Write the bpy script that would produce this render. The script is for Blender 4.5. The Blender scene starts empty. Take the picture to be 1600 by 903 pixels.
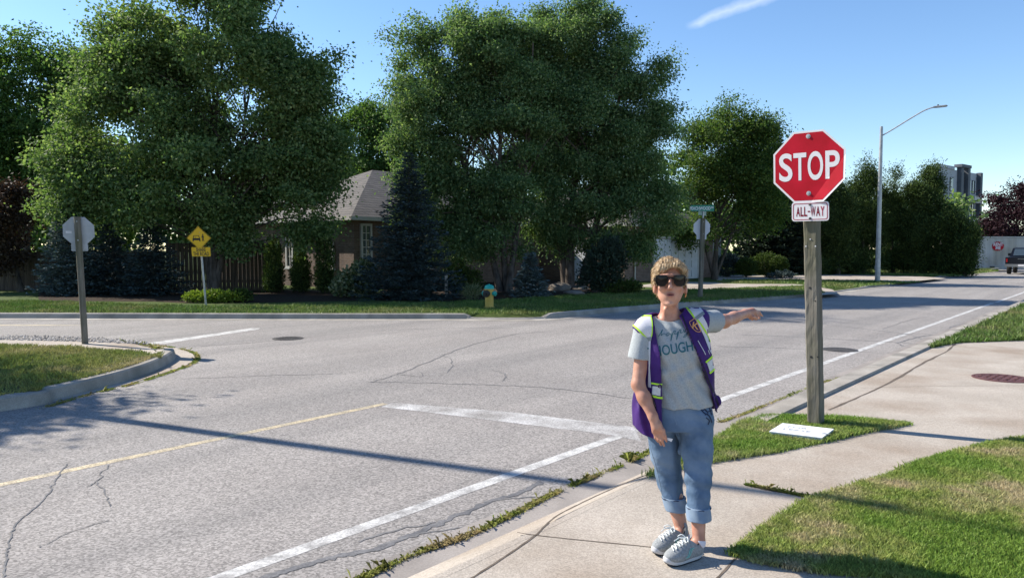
import bpy, bmesh, math, random
import numpy as np
from mathutils import Vector, Matrix, noise as mnoise
from mathutils.bvhtree import BVHTree
from mathutils.geometry import tessellate_polygon

random.seed(7)
SC = bpy.context.scene
COL = SC.collection

# ------------------------------------------------------------------ camera
CAMZ = 1.65
FPX = 1160.0
PITCH = math.atan((451.5 - 390.0) / FPX)
cam_d = bpy.data.cameras.new("camera")
cam = bpy.data.objects.new("camera", cam_d)
COL.objects.link(cam)
cam.location = (0, 0, CAMZ)
cam.rotation_euler = (math.pi / 2 - PITCH, 0, 0)
cam_d.sensor_width = 36.0
cam_d.lens = 36.0 * FPX / 1600.0
cam_d.clip_start = 0.05
cam_d.clip_end = 3000
SC.camera = cam

# ------------------------------------------------------------------ light
SUN_EL = math.radians(38.0)
SUN_AZ = math.atan2(-0.91, 0.415)         # clockwise from +Y (negative: towards -X)
w = bpy.data.worlds.new("World")
SC.world = w
w.use_nodes = True
wn, wl = w.node_tree.nodes, w.node_tree.links
bg = wn["Background"]
sky = wn.new("ShaderNodeTexSky")
sky.sky_type = 'NISHITA'
sky.sun_disc = False
sky.sun_elevation = SUN_EL
sky.sun_rotation = SUN_AZ
sky.altitude = 200
sky.air_density = 1.0
sky.dust_density = 0.1
sky.ozone_density = 2.6
bg.inputs[1].default_value = 0.098
sun_d = bpy.data.lights.new("sun", 'SUN')
sun = bpy.data.objects.new("sun", sun_d)
COL.objects.link(sun)
sun_d.energy = 4.3
sun_d.angle = math.radians(0.53)
sun_d.color = (1.0, 0.93, 0.82)
SUN_DIR = Vector((math.sin(SUN_AZ) * math.cos(SUN_EL), math.cos(SUN_AZ) * math.cos(SUN_EL), math.sin(SUN_EL)))
sun.rotation_euler = SUN_DIR.to_track_quat('Z', 'Y').to_euler()
sun.location = (-20, 5, 30)
SC.view_settings.view_transform = 'Standard'
SC.view_settings.look = 'None'
SC.view_settings.exposure = 1.05
SC.view_settings.gamma = 1.0
SC.render.engine = 'CYCLES'
SC.cycles.max_bounces = 8
SC.cycles.transmission_bounces = 4
SC.cycles.transparent_max_bounces = 6

# ------------------------------------------------------------------ pixel <-> world
def ray(px, py):
    xc = (px - 800.0) / FPX
    yc = -(py - 451.5) / FPX
    c, s = math.cos(PITCH), math.sin(PITCH)
    return Vector((xc, c + yc * s, -s + yc * c))
def P(px, py, Y):
    d = ray(px, py)
    return Vector((0, 0, CAMZ)) + d * (Y / d.y)
def G(px, py, z=0.0):
    d = ray(px, py)
    return Vector((0, 0, CAMZ)) + d * ((z - CAMZ) / d.z)
def GX(pts, z=0.0):
    return [tuple(G(a, b, z))[:2] for a, b in pts]
SU, SV = 0.647, 0.7625                     # the main road runs along this direction
def UV(u, v):
    return (SU * u + SV * v, SV * u - SU * v)
def to_uv(x, y):
    return (SU * x + SV * y, SV * x - SU * y)
def wisp():
    d0, d1 = ray(1070, 42).normalized(), ray(1205, -8).normalized()
    e1 = (d1 - d0).normalized()
    e2 = d0.cross(e1).normalized()
    L = (d1 - d0).length
    tc = wn.new("ShaderNodeTexCoord")
    def dot(v):
        n = wn.new("ShaderNodeVectorMath"); n.operation = 'DOT_PRODUCT'
        wl.new(tc.outputs['Generated'], n.inputs[0]); n.inputs[1].default_value = v
        return n.outputs['Value']
    def math_(op, a, b=None, clamp=False):
        n = wn.new("ShaderNodeMath"); n.operation = op; n.use_clamp = clamp
        for i, q in enumerate((a, b)):
            if q is None: continue
            if isinstance(q, (int, float)): n.inputs[i].default_value = q
            else: wl.new(q, n.inputs[i])
        return n.outputs[0]
    nz = wn.new("ShaderNodeTexNoise"); nz.inputs['Scale'].default_value = 38; nz.inputs['Detail'].default_value = 6
    wl.new(tc.outputs['Generated'], nz.inputs['Vector'])
    t = math_('DIVIDE', math_('SUBTRACT', dot(e1), d0.dot(e1)), L)
    s = math_('ADD', math_('SUBTRACT', dot(e2), d0.dot(e2)), math_('MULTIPLY', math_('SUBTRACT', nz.outputs['Fac'], 0.5), 0.012))
    wid = math_('ADD', math_('MULTIPLY', t, 0.004), 0.0058)
    across = math_('SUBTRACT', 1.0, math_('DIVIDE', math_('ABSOLUTE', s), wid), True)
    along = math_('MULTIPLY', math_('MULTIPLY', t, 6.0, True), math_('MULTIPLY', math_('SUBTRACT', 1.5, t), 2.2, True))
    m = math_('MULTIPLY', math_('MULTIPLY', across, along), 0.3)
    front = math_('GREATER_THAN', dot((d0 + d1).normalized()), 0.9)
    m = math_('MULTIPLY', m, front)
    mx = wn.new("ShaderNodeMixRGB"); mx.inputs[2].default_value = (7.0, 7.3, 7.8, 1)
    hs = wn.new('ShaderNodeHueSaturation'); hs.inputs['Saturation'].default_value = 1.12; hs.inputs['Hue'].default_value = 0.503; wl.new(sky.outputs[0], hs.inputs['Color'])
    wl.new(m, mx.inputs[0]); wl.new(hs.outputs[0], mx.inputs[1]); wl.new(mx.outputs[0], bg.inputs[0])
wisp()

# ------------------------------------------------------------------ materials
def mat(name, c1, c2=None, scale=4.0, rough=0.8, metal=0.0, bump=0.0, bscale=None, spec=0.4, detail=4.0,
        c3=None, speck=0.0, speck_scale=150.0, stretch=None, lo=0.35, hi=0.65, bdist=0.01, c4=None, c4scale=1.0, c4dir=None):
    m = bpy.data.materials.new(name); m.use_nodes = True
    n, l = m.node_tree.nodes, m.node_tree.links
    b = n["Principled BSDF"]
    b.inputs['Roughness'].default_value = rough
    b.inputs['Metallic'].default_value = metal
    b.inputs['Specular IOR Level'].default_value = spec
    b.inputs['Base Color'].default_value = (*c1, 1)
    tc = n.new("ShaderNodeTexCoord")
    vec = tc.outputs['Object']
    if stretch:
        mp = n.new("ShaderNodeMapping"); mp.inputs['Scale'].default_value = stretch
        l.new(vec, mp.inputs['Vector']); vec = mp.outputs[0]
    col = None
    if c2:
        t = n.new("ShaderNodeTexNoise"); t.inputs['Scale'].default_value = scale; t.inputs['Detail'].default_value = detail
        l.new(vec, t.inputs['Vector'])
        r = n.new("ShaderNodeValToRGB"); e = r.color_ramp.elements
        e[0].position, e[1].position = lo, hi
        e[0].color, e[1].color = (*c1, 1), (*c2, 1)
        if c3:
            x = r.color_ramp.elements.new(0.5 * (lo + hi)); x.color = (*c3, 1)
        l.new(t.outputs['Fac'], r.inputs[0]); col = r.outputs[0]
    if c4:
        t = n.new("ShaderNodeTexNoise"); t.inputs['Scale'].default_value = c4scale; t.inputs['Detail'].default_value = 5
        v4 = tc.outputs['Object']
        if c4dir is not None:                                           # long streaks along one direction (wheel tracks)
            a_ = n.new("ShaderNodeMapping"); a_.inputs['Rotation'].default_value = (0, 0, -c4dir); l.new(v4, a_.inputs['Vector'])
            b_ = n.new("ShaderNodeMapping"); b_.inputs['Scale'].default_value = (0.07, 1.3, 1); l.new(a_.outputs[0], b_.inputs['Vector']); v4 = b_.outputs[0]
        l.new(v4, t.inputs['Vector'])
        r = n.new("ShaderNodeValToRGB"); r.color_ramp.elements[0].position = 0.45; r.color_ramp.elements[1].position = 0.68
        l.new(t.outputs['Fac'], r.inputs[0])
        mx = n.new("ShaderNodeMixRGB"); mx.inputs[2].default_value = (*c4, 1)
        l.new(r.outputs[0], mx.inputs[0])
        if col: l.new(col, mx.inputs[1])
        else: mx.inputs[1].default_value = (*c1, 1)
        col = mx.outputs[0]
    if speck > 0:
        vo = n.new("ShaderNodeTexVoronoi"); vo.inputs['Scale'].default_value = speck_scale
        l.new(tc.outputs['Object'], vo.inputs['Vector'])
        bw = n.new("ShaderNodeSeparateColor"); l.new(vo.outputs['Color'], bw.inputs[0])
        mr = n.new("ShaderNodeMapRange"); mr.inputs[3].default_value = 1 - speck; mr.inputs[4].default_value = 1 + speck
        l.new(bw.outputs[0], mr.inputs[0])
        mx = n.new("ShaderNodeMixRGB"); mx.blend_type = 'MULTIPLY'; mx.inputs[0].default_value = 1
        if col: l.new(col, mx.inputs[1])
        else: mx.inputs[1].default_value = (*c1, 1)
        l.new(mr.outputs[0], mx.inputs[2]); col = mx.outputs[0]
        if bump > 0:
            bp = n.new("ShaderNodeBump"); bp.inputs['Strength'].default_value = bump; bp.inputs['Distance'].default_value = bdist
            l.new(bw.outputs[1], bp.inputs['Height']); l.new(bp.outputs[0], b.inputs['Normal'])
    elif bump > 0:
        t = n.new("ShaderNodeTexNoise"); t.inputs['Scale'].default_value = bscale or scale * 4; t.inputs['Detail'].default_value = 5
        l.new(vec, t.inputs['Vector'])
        bp = n.new("ShaderNodeBump"); bp.inputs['Strength'].default_value = bump; bp.inputs['Distance'].default_value = bdist
        l.new(t.outputs['Fac'], bp.inputs['Height']); l.new(bp.outputs[0], b.inputs['Normal'])
    if col: l.new(col, b.inputs['Base Color'])
    return m

def leaf_mat(name, cols, rough=0.65, trans=0.42, tcol=None, spec=0.15):
    """foliage: each leaf (mesh island) takes its own shade; thin leaves let some light through"""
    m = bpy.data.materials.new(name); m.use_nodes = True
    n, l = m.node_tree.nodes, m.node_tree.links
    b = n["Principled BSDF"]; out = n["Material Output"]
    b.inputs['Roughness'].default_value = rough
    b.inputs['Specular IOR Level'].default_value = spec
    g = n.new("ShaderNodeNewGeometry")
    r = n.new("ShaderNodeValToRGB"); r.color_ramp.elements[0].color = (*cols[0], 1); r.color_ramp.elements[1].color = (*cols[-1], 1)
    for i, c in enumerate(cols[1:-1]):
        e = r.color_ramp.elements.new((i + 1) / (len(cols) - 1)); e.color = (*c, 1)
    l.new(g.outputs['Random Per Island'], r.inputs[0])
    l.new(r.outputs[0], b.inputs['Base Color'])
    if trans > 0:
        t = n.new("ShaderNodeBsdfTranslucent")
        mm = n.new("ShaderNodeMixRGB"); mm.blend_type = 'MULTIPLY'; mm.inputs[0].default_value = 1
        mm.inputs[2].default_value = (*(tcol or (1.3, 1.45, 0.7)), 1)
        l.new(r.outputs[0], mm.inputs[1]); l.new(mm.outputs[0], t.inputs[0])
        mx = n.new("ShaderNodeMixShader"); mx.inputs[0].default_value = trans
        l.new(b.outputs[0], mx.inputs[1]); l.new(t.outputs[0], mx.inputs[2]); l.new(mx.outputs[0], out.inputs[0])
    return m

def grass_mat(name, lush, mid, dry, scale, lo, hi, trans=0.25, jitter=0.35):
    """blades: patches of green and dry turf by position, each blade its own shade"""
    m = bpy.data.materials.new(name); m.use_nodes = True
    n, l = m.node_tree.nodes, m.node_tree.links
    b = n["Principled BSDF"]; out = n["Material Output"]
    b.inputs['Roughness'].default_value = 0.55; b.inputs['Specular IOR Level'].default_value = 0.3
    tc = n.new("ShaderNodeTexCoord")
    t = n.new("ShaderNodeTexNoise"); t.inputs['Scale'].default_value = scale; t.inputs['Detail'].default_value = 6; t.inputs['Roughness'].default_value = 0.65
    l.new(tc.outputs['Object'], t.inputs['Vector'])
    r = n.new("ShaderNodeValToRGB"); e = r.color_ramp.elements
    e[0].position, e[1].position = lo, hi; e[0].color, e[1].color = (*lush, 1), (*dry, 1)
    x = e.new(0.5 * (lo + hi)); x.color = (*mid, 1)
    l.new(t.outputs['Fac'], r.inputs[0])
    g = n.new("ShaderNodeNewGeometry")
    mr = n.new("ShaderNodeMapRange"); mr.inputs[3].default_value = 1 - jitter; mr.inputs[4].default_value = 1 + jitter
    l.new(g.outputs['Random Per Island'], mr.inputs[0])
    mx = n.new("ShaderNodeMixRGB"); mx.blend_type = 'MULTIPLY'; mx.inputs[0].default_value = 1
    l.new(r.outputs[0], mx.inputs[1]); l.new(mr.outputs[0], mx.inputs[2]); l.new(mx.outputs[0], b.inputs['Base Color'])
    if trans:
        tr = n.new("ShaderNodeBsdfTranslucent"); l.new(mx.outputs[0], tr.inputs[0])
        ms = n.new("ShaderNodeMixShader"); ms.inputs[0].default_value = trans
        l.new(b.outputs[0], ms.inputs[1]); l.new(tr.outputs[0], ms.inputs[2]); l.new(ms.outputs[0], out.inputs[0])
    return m

def brick_mat(name, c1, c2, mortar, bw, bh, ms=0.012, rough=0.85, bump=0.4, squash=False, offset=0.5):
    m = bpy.data.materials.new(name); m.use_nodes = True
    n, l = m.node_tree.nodes, m.node_tree.links
    b = n["Principled BSDF"]; b.inputs['Roughness'].default_value = rough
    tc = n.new("ShaderNodeTexCoord"); sp = n.new("ShaderNodeSeparateXYZ"); l.new(tc.outputs['Object'], sp.inputs[0])
    ad = n.new("ShaderNodeMath"); l.new(sp.outputs[0], ad.inputs[0]); l.new(sp.outputs[1], ad.inputs[1])
    cb = n.new("ShaderNodeCombineXYZ"); l.new(ad.outputs[0], cb.inputs[0]); l.new(sp.outputs[2], cb.inputs[1])
    k = n.new("ShaderNodeTexBrick"); k.offset = offset
    k.inputs['Scale'].default_value = 1; k.inputs['Brick Width'].default_value = bw; k.inputs['Row Height'].default_value = bh
    k.inputs['Mortar Size'].default_value = ms; k.inputs['Color1'].default_value = (*c1, 1); k.inputs['Color2'].default_value = (*c2, 1)
    k.inputs['Mortar'].default_value = (*mortar, 1); k.inputs['Bias'].default_value = 0.1
    l.new(cb.outputs[0], k.inputs['Vector'])
    nz = n.new("ShaderNodeTexNoise"); nz.inputs['Scale'].default_value = 3; nz.inputs['Detail'].default_value = 5; l.new(tc.outputs['Object'], nz.inputs['Vector'])
    mr = n.new("ShaderNodeMapRange"); mr.inputs[1].default_value = .3; mr.inputs[2].default_value = .7; mr.inputs[3].default_value = 0.75; mr.inputs[4].default_value = 1.2; l.new(nz.outputs['Fac'], mr.inputs[0])
    mx = n.new("ShaderNodeMixRGB"); mx.blend_type = 'MULTIPLY'; mx.inputs[0].default_value = 1
    l.new(k.outputs['Color'], mx.inputs[1]); l.new(mr.outputs[0], mx.inputs[2]); l.new(mx.outputs[0], b.inputs['Base Color'])
    bp = n.new("ShaderNodeBump"); bp.inputs['Strength'].default_value = bump; bp.inputs['Distance'].default_value = 0.01; bp.invert = True
    l.new(k.outputs['Fac'], bp.inputs['Height']); l.new(bp.outputs[0], b.inputs['Normal'])
    return m

# ------------------------------------------------------------------ objects
OFF = {}
def tag(o, label=None, cat=None, group=None, kind=None):
    if label: o['label'] = label
    if cat: o['category'] = cat
    if group: o['group'] = group
    if kind: o['kind'] = kind
    return o
def thing(name, label, cat, loc, group=None):
    o = bpy.data.objects.new(name, None); COL.objects.link(o)
    o.location = loc; o.empty_display_size = 0.2
    OFF[o] = Vector(loc)
    return tag(o, label, cat, group)
def link(name, me, m, parent=None, loc=None):
    o = bpy.data.objects.new(name, me); COL.objects.link(o)
    if m:
        for q in (m if isinstance(m, (list, tuple)) else [m]): me.materials.append(q)
    if parent is not None:
        o.parent = parent; OFF[o] = OFF[parent]
    else:
        o.location = loc or (0, 0, 0); OFF[o] = Vector(o.location)
    return o
def np_obj(name, V, F, m, parent=None, loc=None, smooth=False, nv=4):
    """V world coordinates (n,3), F (k,nv)"""
    off = OFF[parent] if parent is not None else Vector(loc or (0, 0, 0))
    V = np.asarray(V, dtype=np.float32) - np.array(off, dtype=np.float32)
    F = np.asarray(F, dtype=np.int32)
    me = bpy.data.meshes.new(name)
    me.vertices.add(len(V)); me.vertices.foreach_set('co', V.ravel())
    me.loops.add(F.size); me.loops.foreach_set('vertex_index', F.ravel())
    me.polygons.add(len(F)); me.polygons.foreach_set('loop_start', np.arange(0, F.size, nv, dtype=np.int32))
    me.polygons.foreach_set('loop_total', np.full(len(F), nv, dtype=np.int32))
    if smooth: me.polygons.foreach_set('use_smooth', np.ones(len(F), dtype=bool))
    me.update(); me.validate()
    return link(name, me, m, parent, loc)

class MB:
    def __init__(s): s.v = []; s.f = []
    def add(s, vs, fs):
        k = len(s.v); s.v += [tuple(q) for q in vs]; s.f += [tuple(i + k for i in f) for f in fs]; return s
    def box(s, c, size, M=None):
        hx, hy, hz = size[0] / 2, size[1] / 2, size[2] / 2
        vs = [Vector((x, y, z)) for x in (-hx, hx) for y in (-hy, hy) for z in (-hz, hz)]
        if M is not None: vs = [M @ q for q in vs]
        c = Vector(c)
        return s.add([q + c for q in vs], [(0, 1, 3, 2), (4, 6, 7, 5), (0, 4, 5, 1), (2, 3, 7, 6), (0, 2, 6, 4), (1, 5, 7, 3)])
    def tube(s, pts, rad, n=8, cap=True):
        pts = [Vector(p) for p in pts]
        if isinstance(rad, (int, float)): rad = [rad] * len(pts)
        vs, fs = [], []
        ref = None
        for i, p in enumerate(pts):
            t = (pts[min(i + 1, len(pts) - 1)] - pts[max(i - 1, 0)])
            t = t.normalized() if t.length > 1e-9 else Vector((0, 0, 1))
            if ref is None:
                ref = Vector((1, 0, 0)) if abs(t.x) < 0.8 else Vector((0, 1, 0))
            a = (ref - t * ref.dot(t)).normalized(); ref = a
            b = t.cross(a)
            for k in range(n):
                th = 2 * math.pi * k / n
                vs.append(p + (a * math.cos(th) + b * math.sin(th)) * rad[i])
        for i in range(len(pts) - 1):
            for k in range(n):
                k2 = (k + 1) % n
                fs.append((i * n + k, i * n + k2, (i + 1) * n + k2, (i + 1) * n + k))
        if cap:
            fs.append(tuple(range(n - 1, -1, -1))); fs.append(tuple(range((len(pts) - 1) * n, len(pts) * n)))
        return s.add(vs, fs)
    def prism(s, poly, z0, z1):
        """vertical prism over an (x,y) outline, counter-clockwise or not"""
        n = len(poly)
        vs = [(x, y, z0) for x, y in poly] + [(x, y, z1) for x, y in poly]
        tr = tessellate_polygon([[Vector((x, y, 0)) for x, y in poly]])
        fs = [tuple(n + i for i in t) for t in tr] + [tuple(reversed(t)) for t in tr]
        fs += [(i, (i + 1) % n, n + (i + 1) % n, n + i) for i in range(n)]
        return s.add(vs, fs)
    def sheet(s, poly, z):
        tr = tessellate_polygon([[Vector((x, y, 0)) for x, y in poly]])
        return s.add([(x, y, z) for x, y in poly], [tuple(t) for t in tr])
    def plate(s, poly, o, r, u, n, d0, d1):
        """outline in the plane (o; r,u), extruded along n from d0 to d1"""
        k = len(poly); o, r, u, n = Vector(o), Vector(r), Vector(u), Vector(n)
        vs = [o + r * a + u * b + n * d0 for a, b in poly] + [o + r * a + u * b + n * d1 for a, b in poly]
        tr = tessellate_polygon([[Vector((a, b, 0)) for a, b in poly]])
        fs = [tuple(k + i for i in t) for t in tr] + [tuple(reversed(t)) for t in tr]
        fs += [(i, (i + 1) % k, k + (i + 1) % k, k + i) for i in range(k)]
        return s.add(vs, fs)
    def lathe(s, prof, o, axis=Vector((0, 0, 1)), n=20):
        """prof: list of (radius, height along axis)"""
        axis = Vector(axis).normalized(); o = Vector(o)
        a = axis.orthogonal().normalized(); b = axis.cross(a)
        vs, fs = [], []
        for r_, h in prof:
            for k in range(n):
                th = 2 * math.pi * k / n
                vs.append(o + axis * h + (a * math.cos(th) + b * math.sin(th)) * r_)
        for i in range(len(prof) - 1):
            for k in range(n):
                k2 = (k + 1) % n
                fs.append((i * n + k, i * n + k2, (i + 1) * n + k2, (i + 1) * n + k))
        fs.append(tuple(range(n - 1, -1, -1))); fs.append(tuple(range((len(prof) - 1) * n, len(prof) * n)))
        return s.add(vs, fs)
    def ribbon(s, path, wid, z, jitter=0.0, rng=random):
        """flat strip along an (x,y) path"""
        pts = [Vector((x, y)) for x, y in path]; vs = []
        for i, p in enumerate(pts):
            t = (pts[min(i + 1, len(pts) - 1)] - pts[max(i - 1, 0)]).normalized()
            nn = Vector((-t.y, t.x)); ww = wid * (1 + jitter * rng.uniform(-1, 1)) / 2
            sh = nn * (jitter * wid * 0.5 * rng.uniform(-1, 1))
            a, b = p + nn * ww + sh, p - nn * ww + sh
            vs += [(a.x, a.y, z), (b.x, b.y, z)]
        return s.add(vs, [(2 * i, 2 * i + 1, 2 * i + 3, 2 * i + 2) for i in range(len(pts) - 1)])
    def build(s, name, m, parent=None, loc=None, smooth=False, bevel=0.0):
        off = OFF[parent] if parent is not None else Vector(loc or (0, 0, 0))
        me = bpy.data.meshes.new(name)
        me.from_pydata([tuple(Vector(q) - off) for q in s.v], [], s.f)
        bm = bmesh.new(); bm.from_mesh(me)
        bmesh.ops.recalc_face_normals(bm, faces=bm.faces)
        if bevel > 0:
            es = [e for e in bm.edges if len(e.link_faces) == 2 and e.calc_face_angle(0) > 0.6]
            bmesh.ops.bevel(bm, geom=es, offset=bevel, segments=2, affect='EDGES', clamp_overlap=True)
        bm.to_mesh(me); bm.free()
        if smooth:
            me.polygons.foreach_set('use_smooth', [True] * len(me.polygons))
            if hasattr(me, 'set_sharp_from_angle'): me.set_sharp_from_angle(angle=math.radians(40))
        me.update()
        return link(name, me, m, parent, loc)

def spline(pts, n=8):
    """Catmull-Rom through 2-D/3-D points"""
    pts = [Vector(p) for p in pts]; out = []
    for i in range(len(pts) - 1):
        p0, p1, p2, p3 = pts[max(i - 1, 0)], pts[i], pts[i + 1], pts[min(i + 2, len(pts) - 1)]
        for k in range(n):
            t = k / n
            out.append(0.5 * ((2 * p1) + (p2 - p0) * t + (2 * p0 - 5 * p1 + 4 * p2 - p3) * t * t + (3 * p1 - p0 - 3 * p2 + p3) * t ** 3))
    out.append(pts[-1])
    return out

def text_tris(body, size, xs=1.0, bold=0.0, align='CENTER', shear=0.0, space=1.0):
    """2-D triangles of a line of lettering in Blender's own font"""
    cu = bpy.data.curves.new("lettering", 'FONT'); cu.body = body; cu.size = size; cu.align_x = align; cu.align_y = 'CENTER'
    cu.offset = bold; cu.space_character = space; cu.resolution_u = 6; cu.shear = shear
    ob = bpy.data.objects.new("lettering", cu); COL.objects.link(ob)
    me = bpy.data.meshes.new_from_object(ob)
    vs = [(v.co.x * xs, v.co.y) for v in me.vertices]; fs = [tuple(p.vertices) for p in me.polygons]
    bpy.data.objects.remove(ob); bpy.data.curves.remove(cu); bpy.data.meshes.remove(me)
    return vs, fs
def put_text(mb, body, size, o, r, u, n, d, xs=1.0, bold=0.0, shear=0.0, space=1.0):
    vs, fs = text_tris(body, size, xs, bold, shear=shear, space=space)
    o, r, u, n = Vector(o), Vector(r), Vector(u), Vector(n)
    mb.add([o + r * a + u * b + n * d for a, b in vs], fs)
    return mb
def fit_letter(mb, ch, w_, h_, o, r, u, n, d, bold=0.0):
    """one letter stretched to a given width and height"""
    vs, fs = text_tris(ch, 1.0, 1.0, bold)
    x0, x1 = min(v[0] for v in vs), max(v[0] for v in vs); y0, y1 = min(v[1] for v in vs), max(v[1] for v in vs)
    o, r, u, n = Vector(o), Vector(r), Vector(u), Vector(n)
    mb.add([o + r * ((a - (x0 + x1) / 2) / (x1 - x0) * w_) + u * ((b - (y0 + y1) / 2) / (y1 - y0) * h_) + n * d for a, b in vs], fs)
def copy_tree(o, parent=None):
    c = o.copy(); COL.objects.link(c)
    if parent is not None: c.parent = parent
    for ch in list(o.children): copy_tree(ch, c)
    return c
def inside(poly, X, Y):
    poly = np.asarray(poly); r = np.zeros(len(X), bool); j = len(poly) - 1
    for i in range(len(poly)):
        xi, yi = poly[i]; xj, yj = poly[j]
        c = ((yi > Y) != (yj > Y)) & (X < (xj - xi) * (Y - yi) / (yj - yi + 1e-12) + xi)
        r ^= c; j = i
    return r
# ================================================================== the ground
M_asph = mat("asphalt", (0.235, 0.215, 0.2), (0.285, 0.264, 0.246), 0.55, 0.9, speck=0.42, speck_scale=78, bump=0.5, bdist=0.006, detail=8, lo=.3, hi=.7, c4=(0.2, 0.187, 0.177), c4scale=0.8, c4dir=math.atan2(SV, SU))
M_conc = mat("concrete_walk", (0.33, 0.288, 0.24), (0.42, 0.37, 0.315), 1.3, 0.9, speck=0.22, speck_scale=130, bump=0.3, bdist=0.004, detail=8, c4=(0.27, 0.215, 0.165), c4scale=0.8, lo=.3, hi=.7)
M_curb = mat("concrete_kerb", (0.27, 0.245, 0.21), (0.37, 0.34, 0.3), 2.2, 0.9, speck=0.12, speck_scale=110, bump=0.25, bdist=0.004, detail=8, c4=(0.2, 0.185, 0.16), c4scale=1.7)
M_gutter = mat("concrete_gutter", (0.235, 0.21, 0.19), (0.3, 0.27, 0.245), 1.6, 0.9, speck=0.1, speck_scale=130, bump=0.2, bdist=0.003, detail=8, c4=(0.2, 0.18, 0.165), c4scale=1.2)
M_joint = mat("joint_dirt", (0.085, 0.066, 0.05), (0.14, 0.11, 0.085), 9, 0.95)
M_tar = mat("tar_seal", (0.1, 0.1, 0.105), (0.155, 0.152, 0.155), 6, 0.75, speck=0.25, speck_scale=90)
M_crack = mat("crack_fill", (0.12, 0.117, 0.117), (0.175, 0.17, 0.17), 4, 0.85, speck=0.2, speck_scale=90)
M_white = mat("road_paint_white", (0.25, 0.24, 0.23), (0.5, 0.49, 0.47), 7, 0.7, speck=0.28, speck_scale=85, detail=8, lo=.3, hi=.55)
M_worn = mat("road_paint_worn", (0.235, 0.22, 0.205), (0.52, 0.51, 0.5), 2.5, 0.75, speck=0.35, speck_scale=85, detail=10, lo=.34, hi=.68, stretch=(1, 1, 1))
M_yellow = mat("road_paint_yellow", (0.31, 0.27, 0.2), (0.46, 0.38, 0.25), 6, 0.75, speck=0.45, speck_scale=85, detail=8, lo=.3, hi=.6)
M_turf = mat("turf_far", (0.04, 0.072, 0.016), (0.085, 0.105, 0.03), 1.2, 0.95, bump=0.6, bscale=60, detail=8, spec=.1)
M_turf_n = mat("turf_near", (0.035, 0.055, 0.014), (0.1, 0.09, 0.045), 2.2, 0.95, bump=0.6, bscale=80, detail=8, spec=.1)
M_field = mat("field", (0.045, 0.07, 0.02), (0.075, 0.085, 0.03), 0.05, 0.95, detail=8, spec=.1)
M_mulch = mat("mulch", (0.022, 0.015, 0.01), (0.05, 0.034, 0.022), 14, 0.95, bump=0.8, bscale=40, spec=.1)

def S(name, o): o.name = name; return tag(o, kind='structure')
ZR = -0.12
S("ground", MB().sheet([(-900, -300), (900, -300), (900, 1200), (-900, 1200)], -0.17).build("ground", M_field))
S("road", MB().sheet([(-60, -25), (95, -25), (95, 95), (-60, 95)], ZR).build("road", M_asph))

def offset_path(path, d):
    out = []
    for i, p in enumerate(path):
        t = (path[min(i + 1, len(path) - 1)] - path[max(i - 1, 0)]).normalized()
        out.append(Vector((p.x - t.y * d, p.y + t.x * d)))
    return out
def loft(rows):
    """rows of 3-D points -> quads"""
    n = len(rows[0]); mb = MB()
    mb.add([q for r_ in rows for q in r_], [(i * n + k, i * n + k + 1, (i + 1) * n + k + 1, (i + 1) * n + k) for i in range(len(rows) - 1) for k in range(n - 1)])
    return mb
def kerb_run(path, prof):
    """prof(i) -> list of (offset away from road, z); lofts it along the path"""
    rows = []
    for i, p in enumerate(path):
        t = (path[min(i + 1, len(path) - 1)] - path[max(i - 1, 0)]).normalized()
        nn = Vector((-t.y, t.x))
        rows.append([(p.x + nn.x * d, p.y + nn.y * d, z) for d, z in prof(i)])
    return loft(rows)

# ---- far kerb: along the side street on the left, round the corner, then up the main road
far_px = [(-900, 497.5), (-400, 497.5), (0, 497.5), (250, 498), (500, 498.5), (700, 498.5), (740, 499), (800, 499.5), (850, 498.5), (890, 495), (960, 488.5), (1050, 481), (1150, 473), (1200, 469)]
far_path = spline([Vector(q) for q in GX(far_px, ZR)], 6)
u_end = to_uv(*far_path[-1])[0]
far_path += [Vector(UV(uu, -9.62)) for uu in (u_end + 2.5, u_end + 4, u_end + 5.5, u_end + 7, u_end + 10, u_end + 13, u_end + 16, u_end + 19, u_end + 24, u_end + 30, u_end + 38, u_end + 60)]
def far_h(p):
    u, v = to_uv(p.x, p.y)
    px = 800 + FPX * p.x / p.y
    if 725 < px < 865 and p.y < 22: return -0.095 + 0.095 * min(1, max(0, (735 - px) / 10, (px - 850) / 15))
    if 1262 < px < 1372: return -0.09
    if 1405 < px < 1462: return -0.09
    return 0.0
HF = [far_h(p) for p in far_path]
S("far_kerb", kerb_run(far_path, lambda i: [(-0.38, ZR + .004), (0.0, ZR + .006), (0.035, HF[i] - .01), (0.055, HF[i] + .012), (0.17, HF[i] + .016), (0.19, -0.16)]).build("kerb", M_curb))
# ---- lawn beyond it
edge = offset_path(far_path, 0.165); edge2 = offset_path(far_path, 0.8)
lawn_mb = loft([[(a.x, a.y, HF[i] + .01) for i, a in enumerate(edge)], [(a.x, a.y, .004) for a in edge2]])
lawn_mb.sheet([(a.x, a.y) for a in edge2] + [(150, 160), (-120, 160), (-120, edge2[0].y)], .004)
S("lawn", lawn_mb.build("lawn", M_turf))

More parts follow.
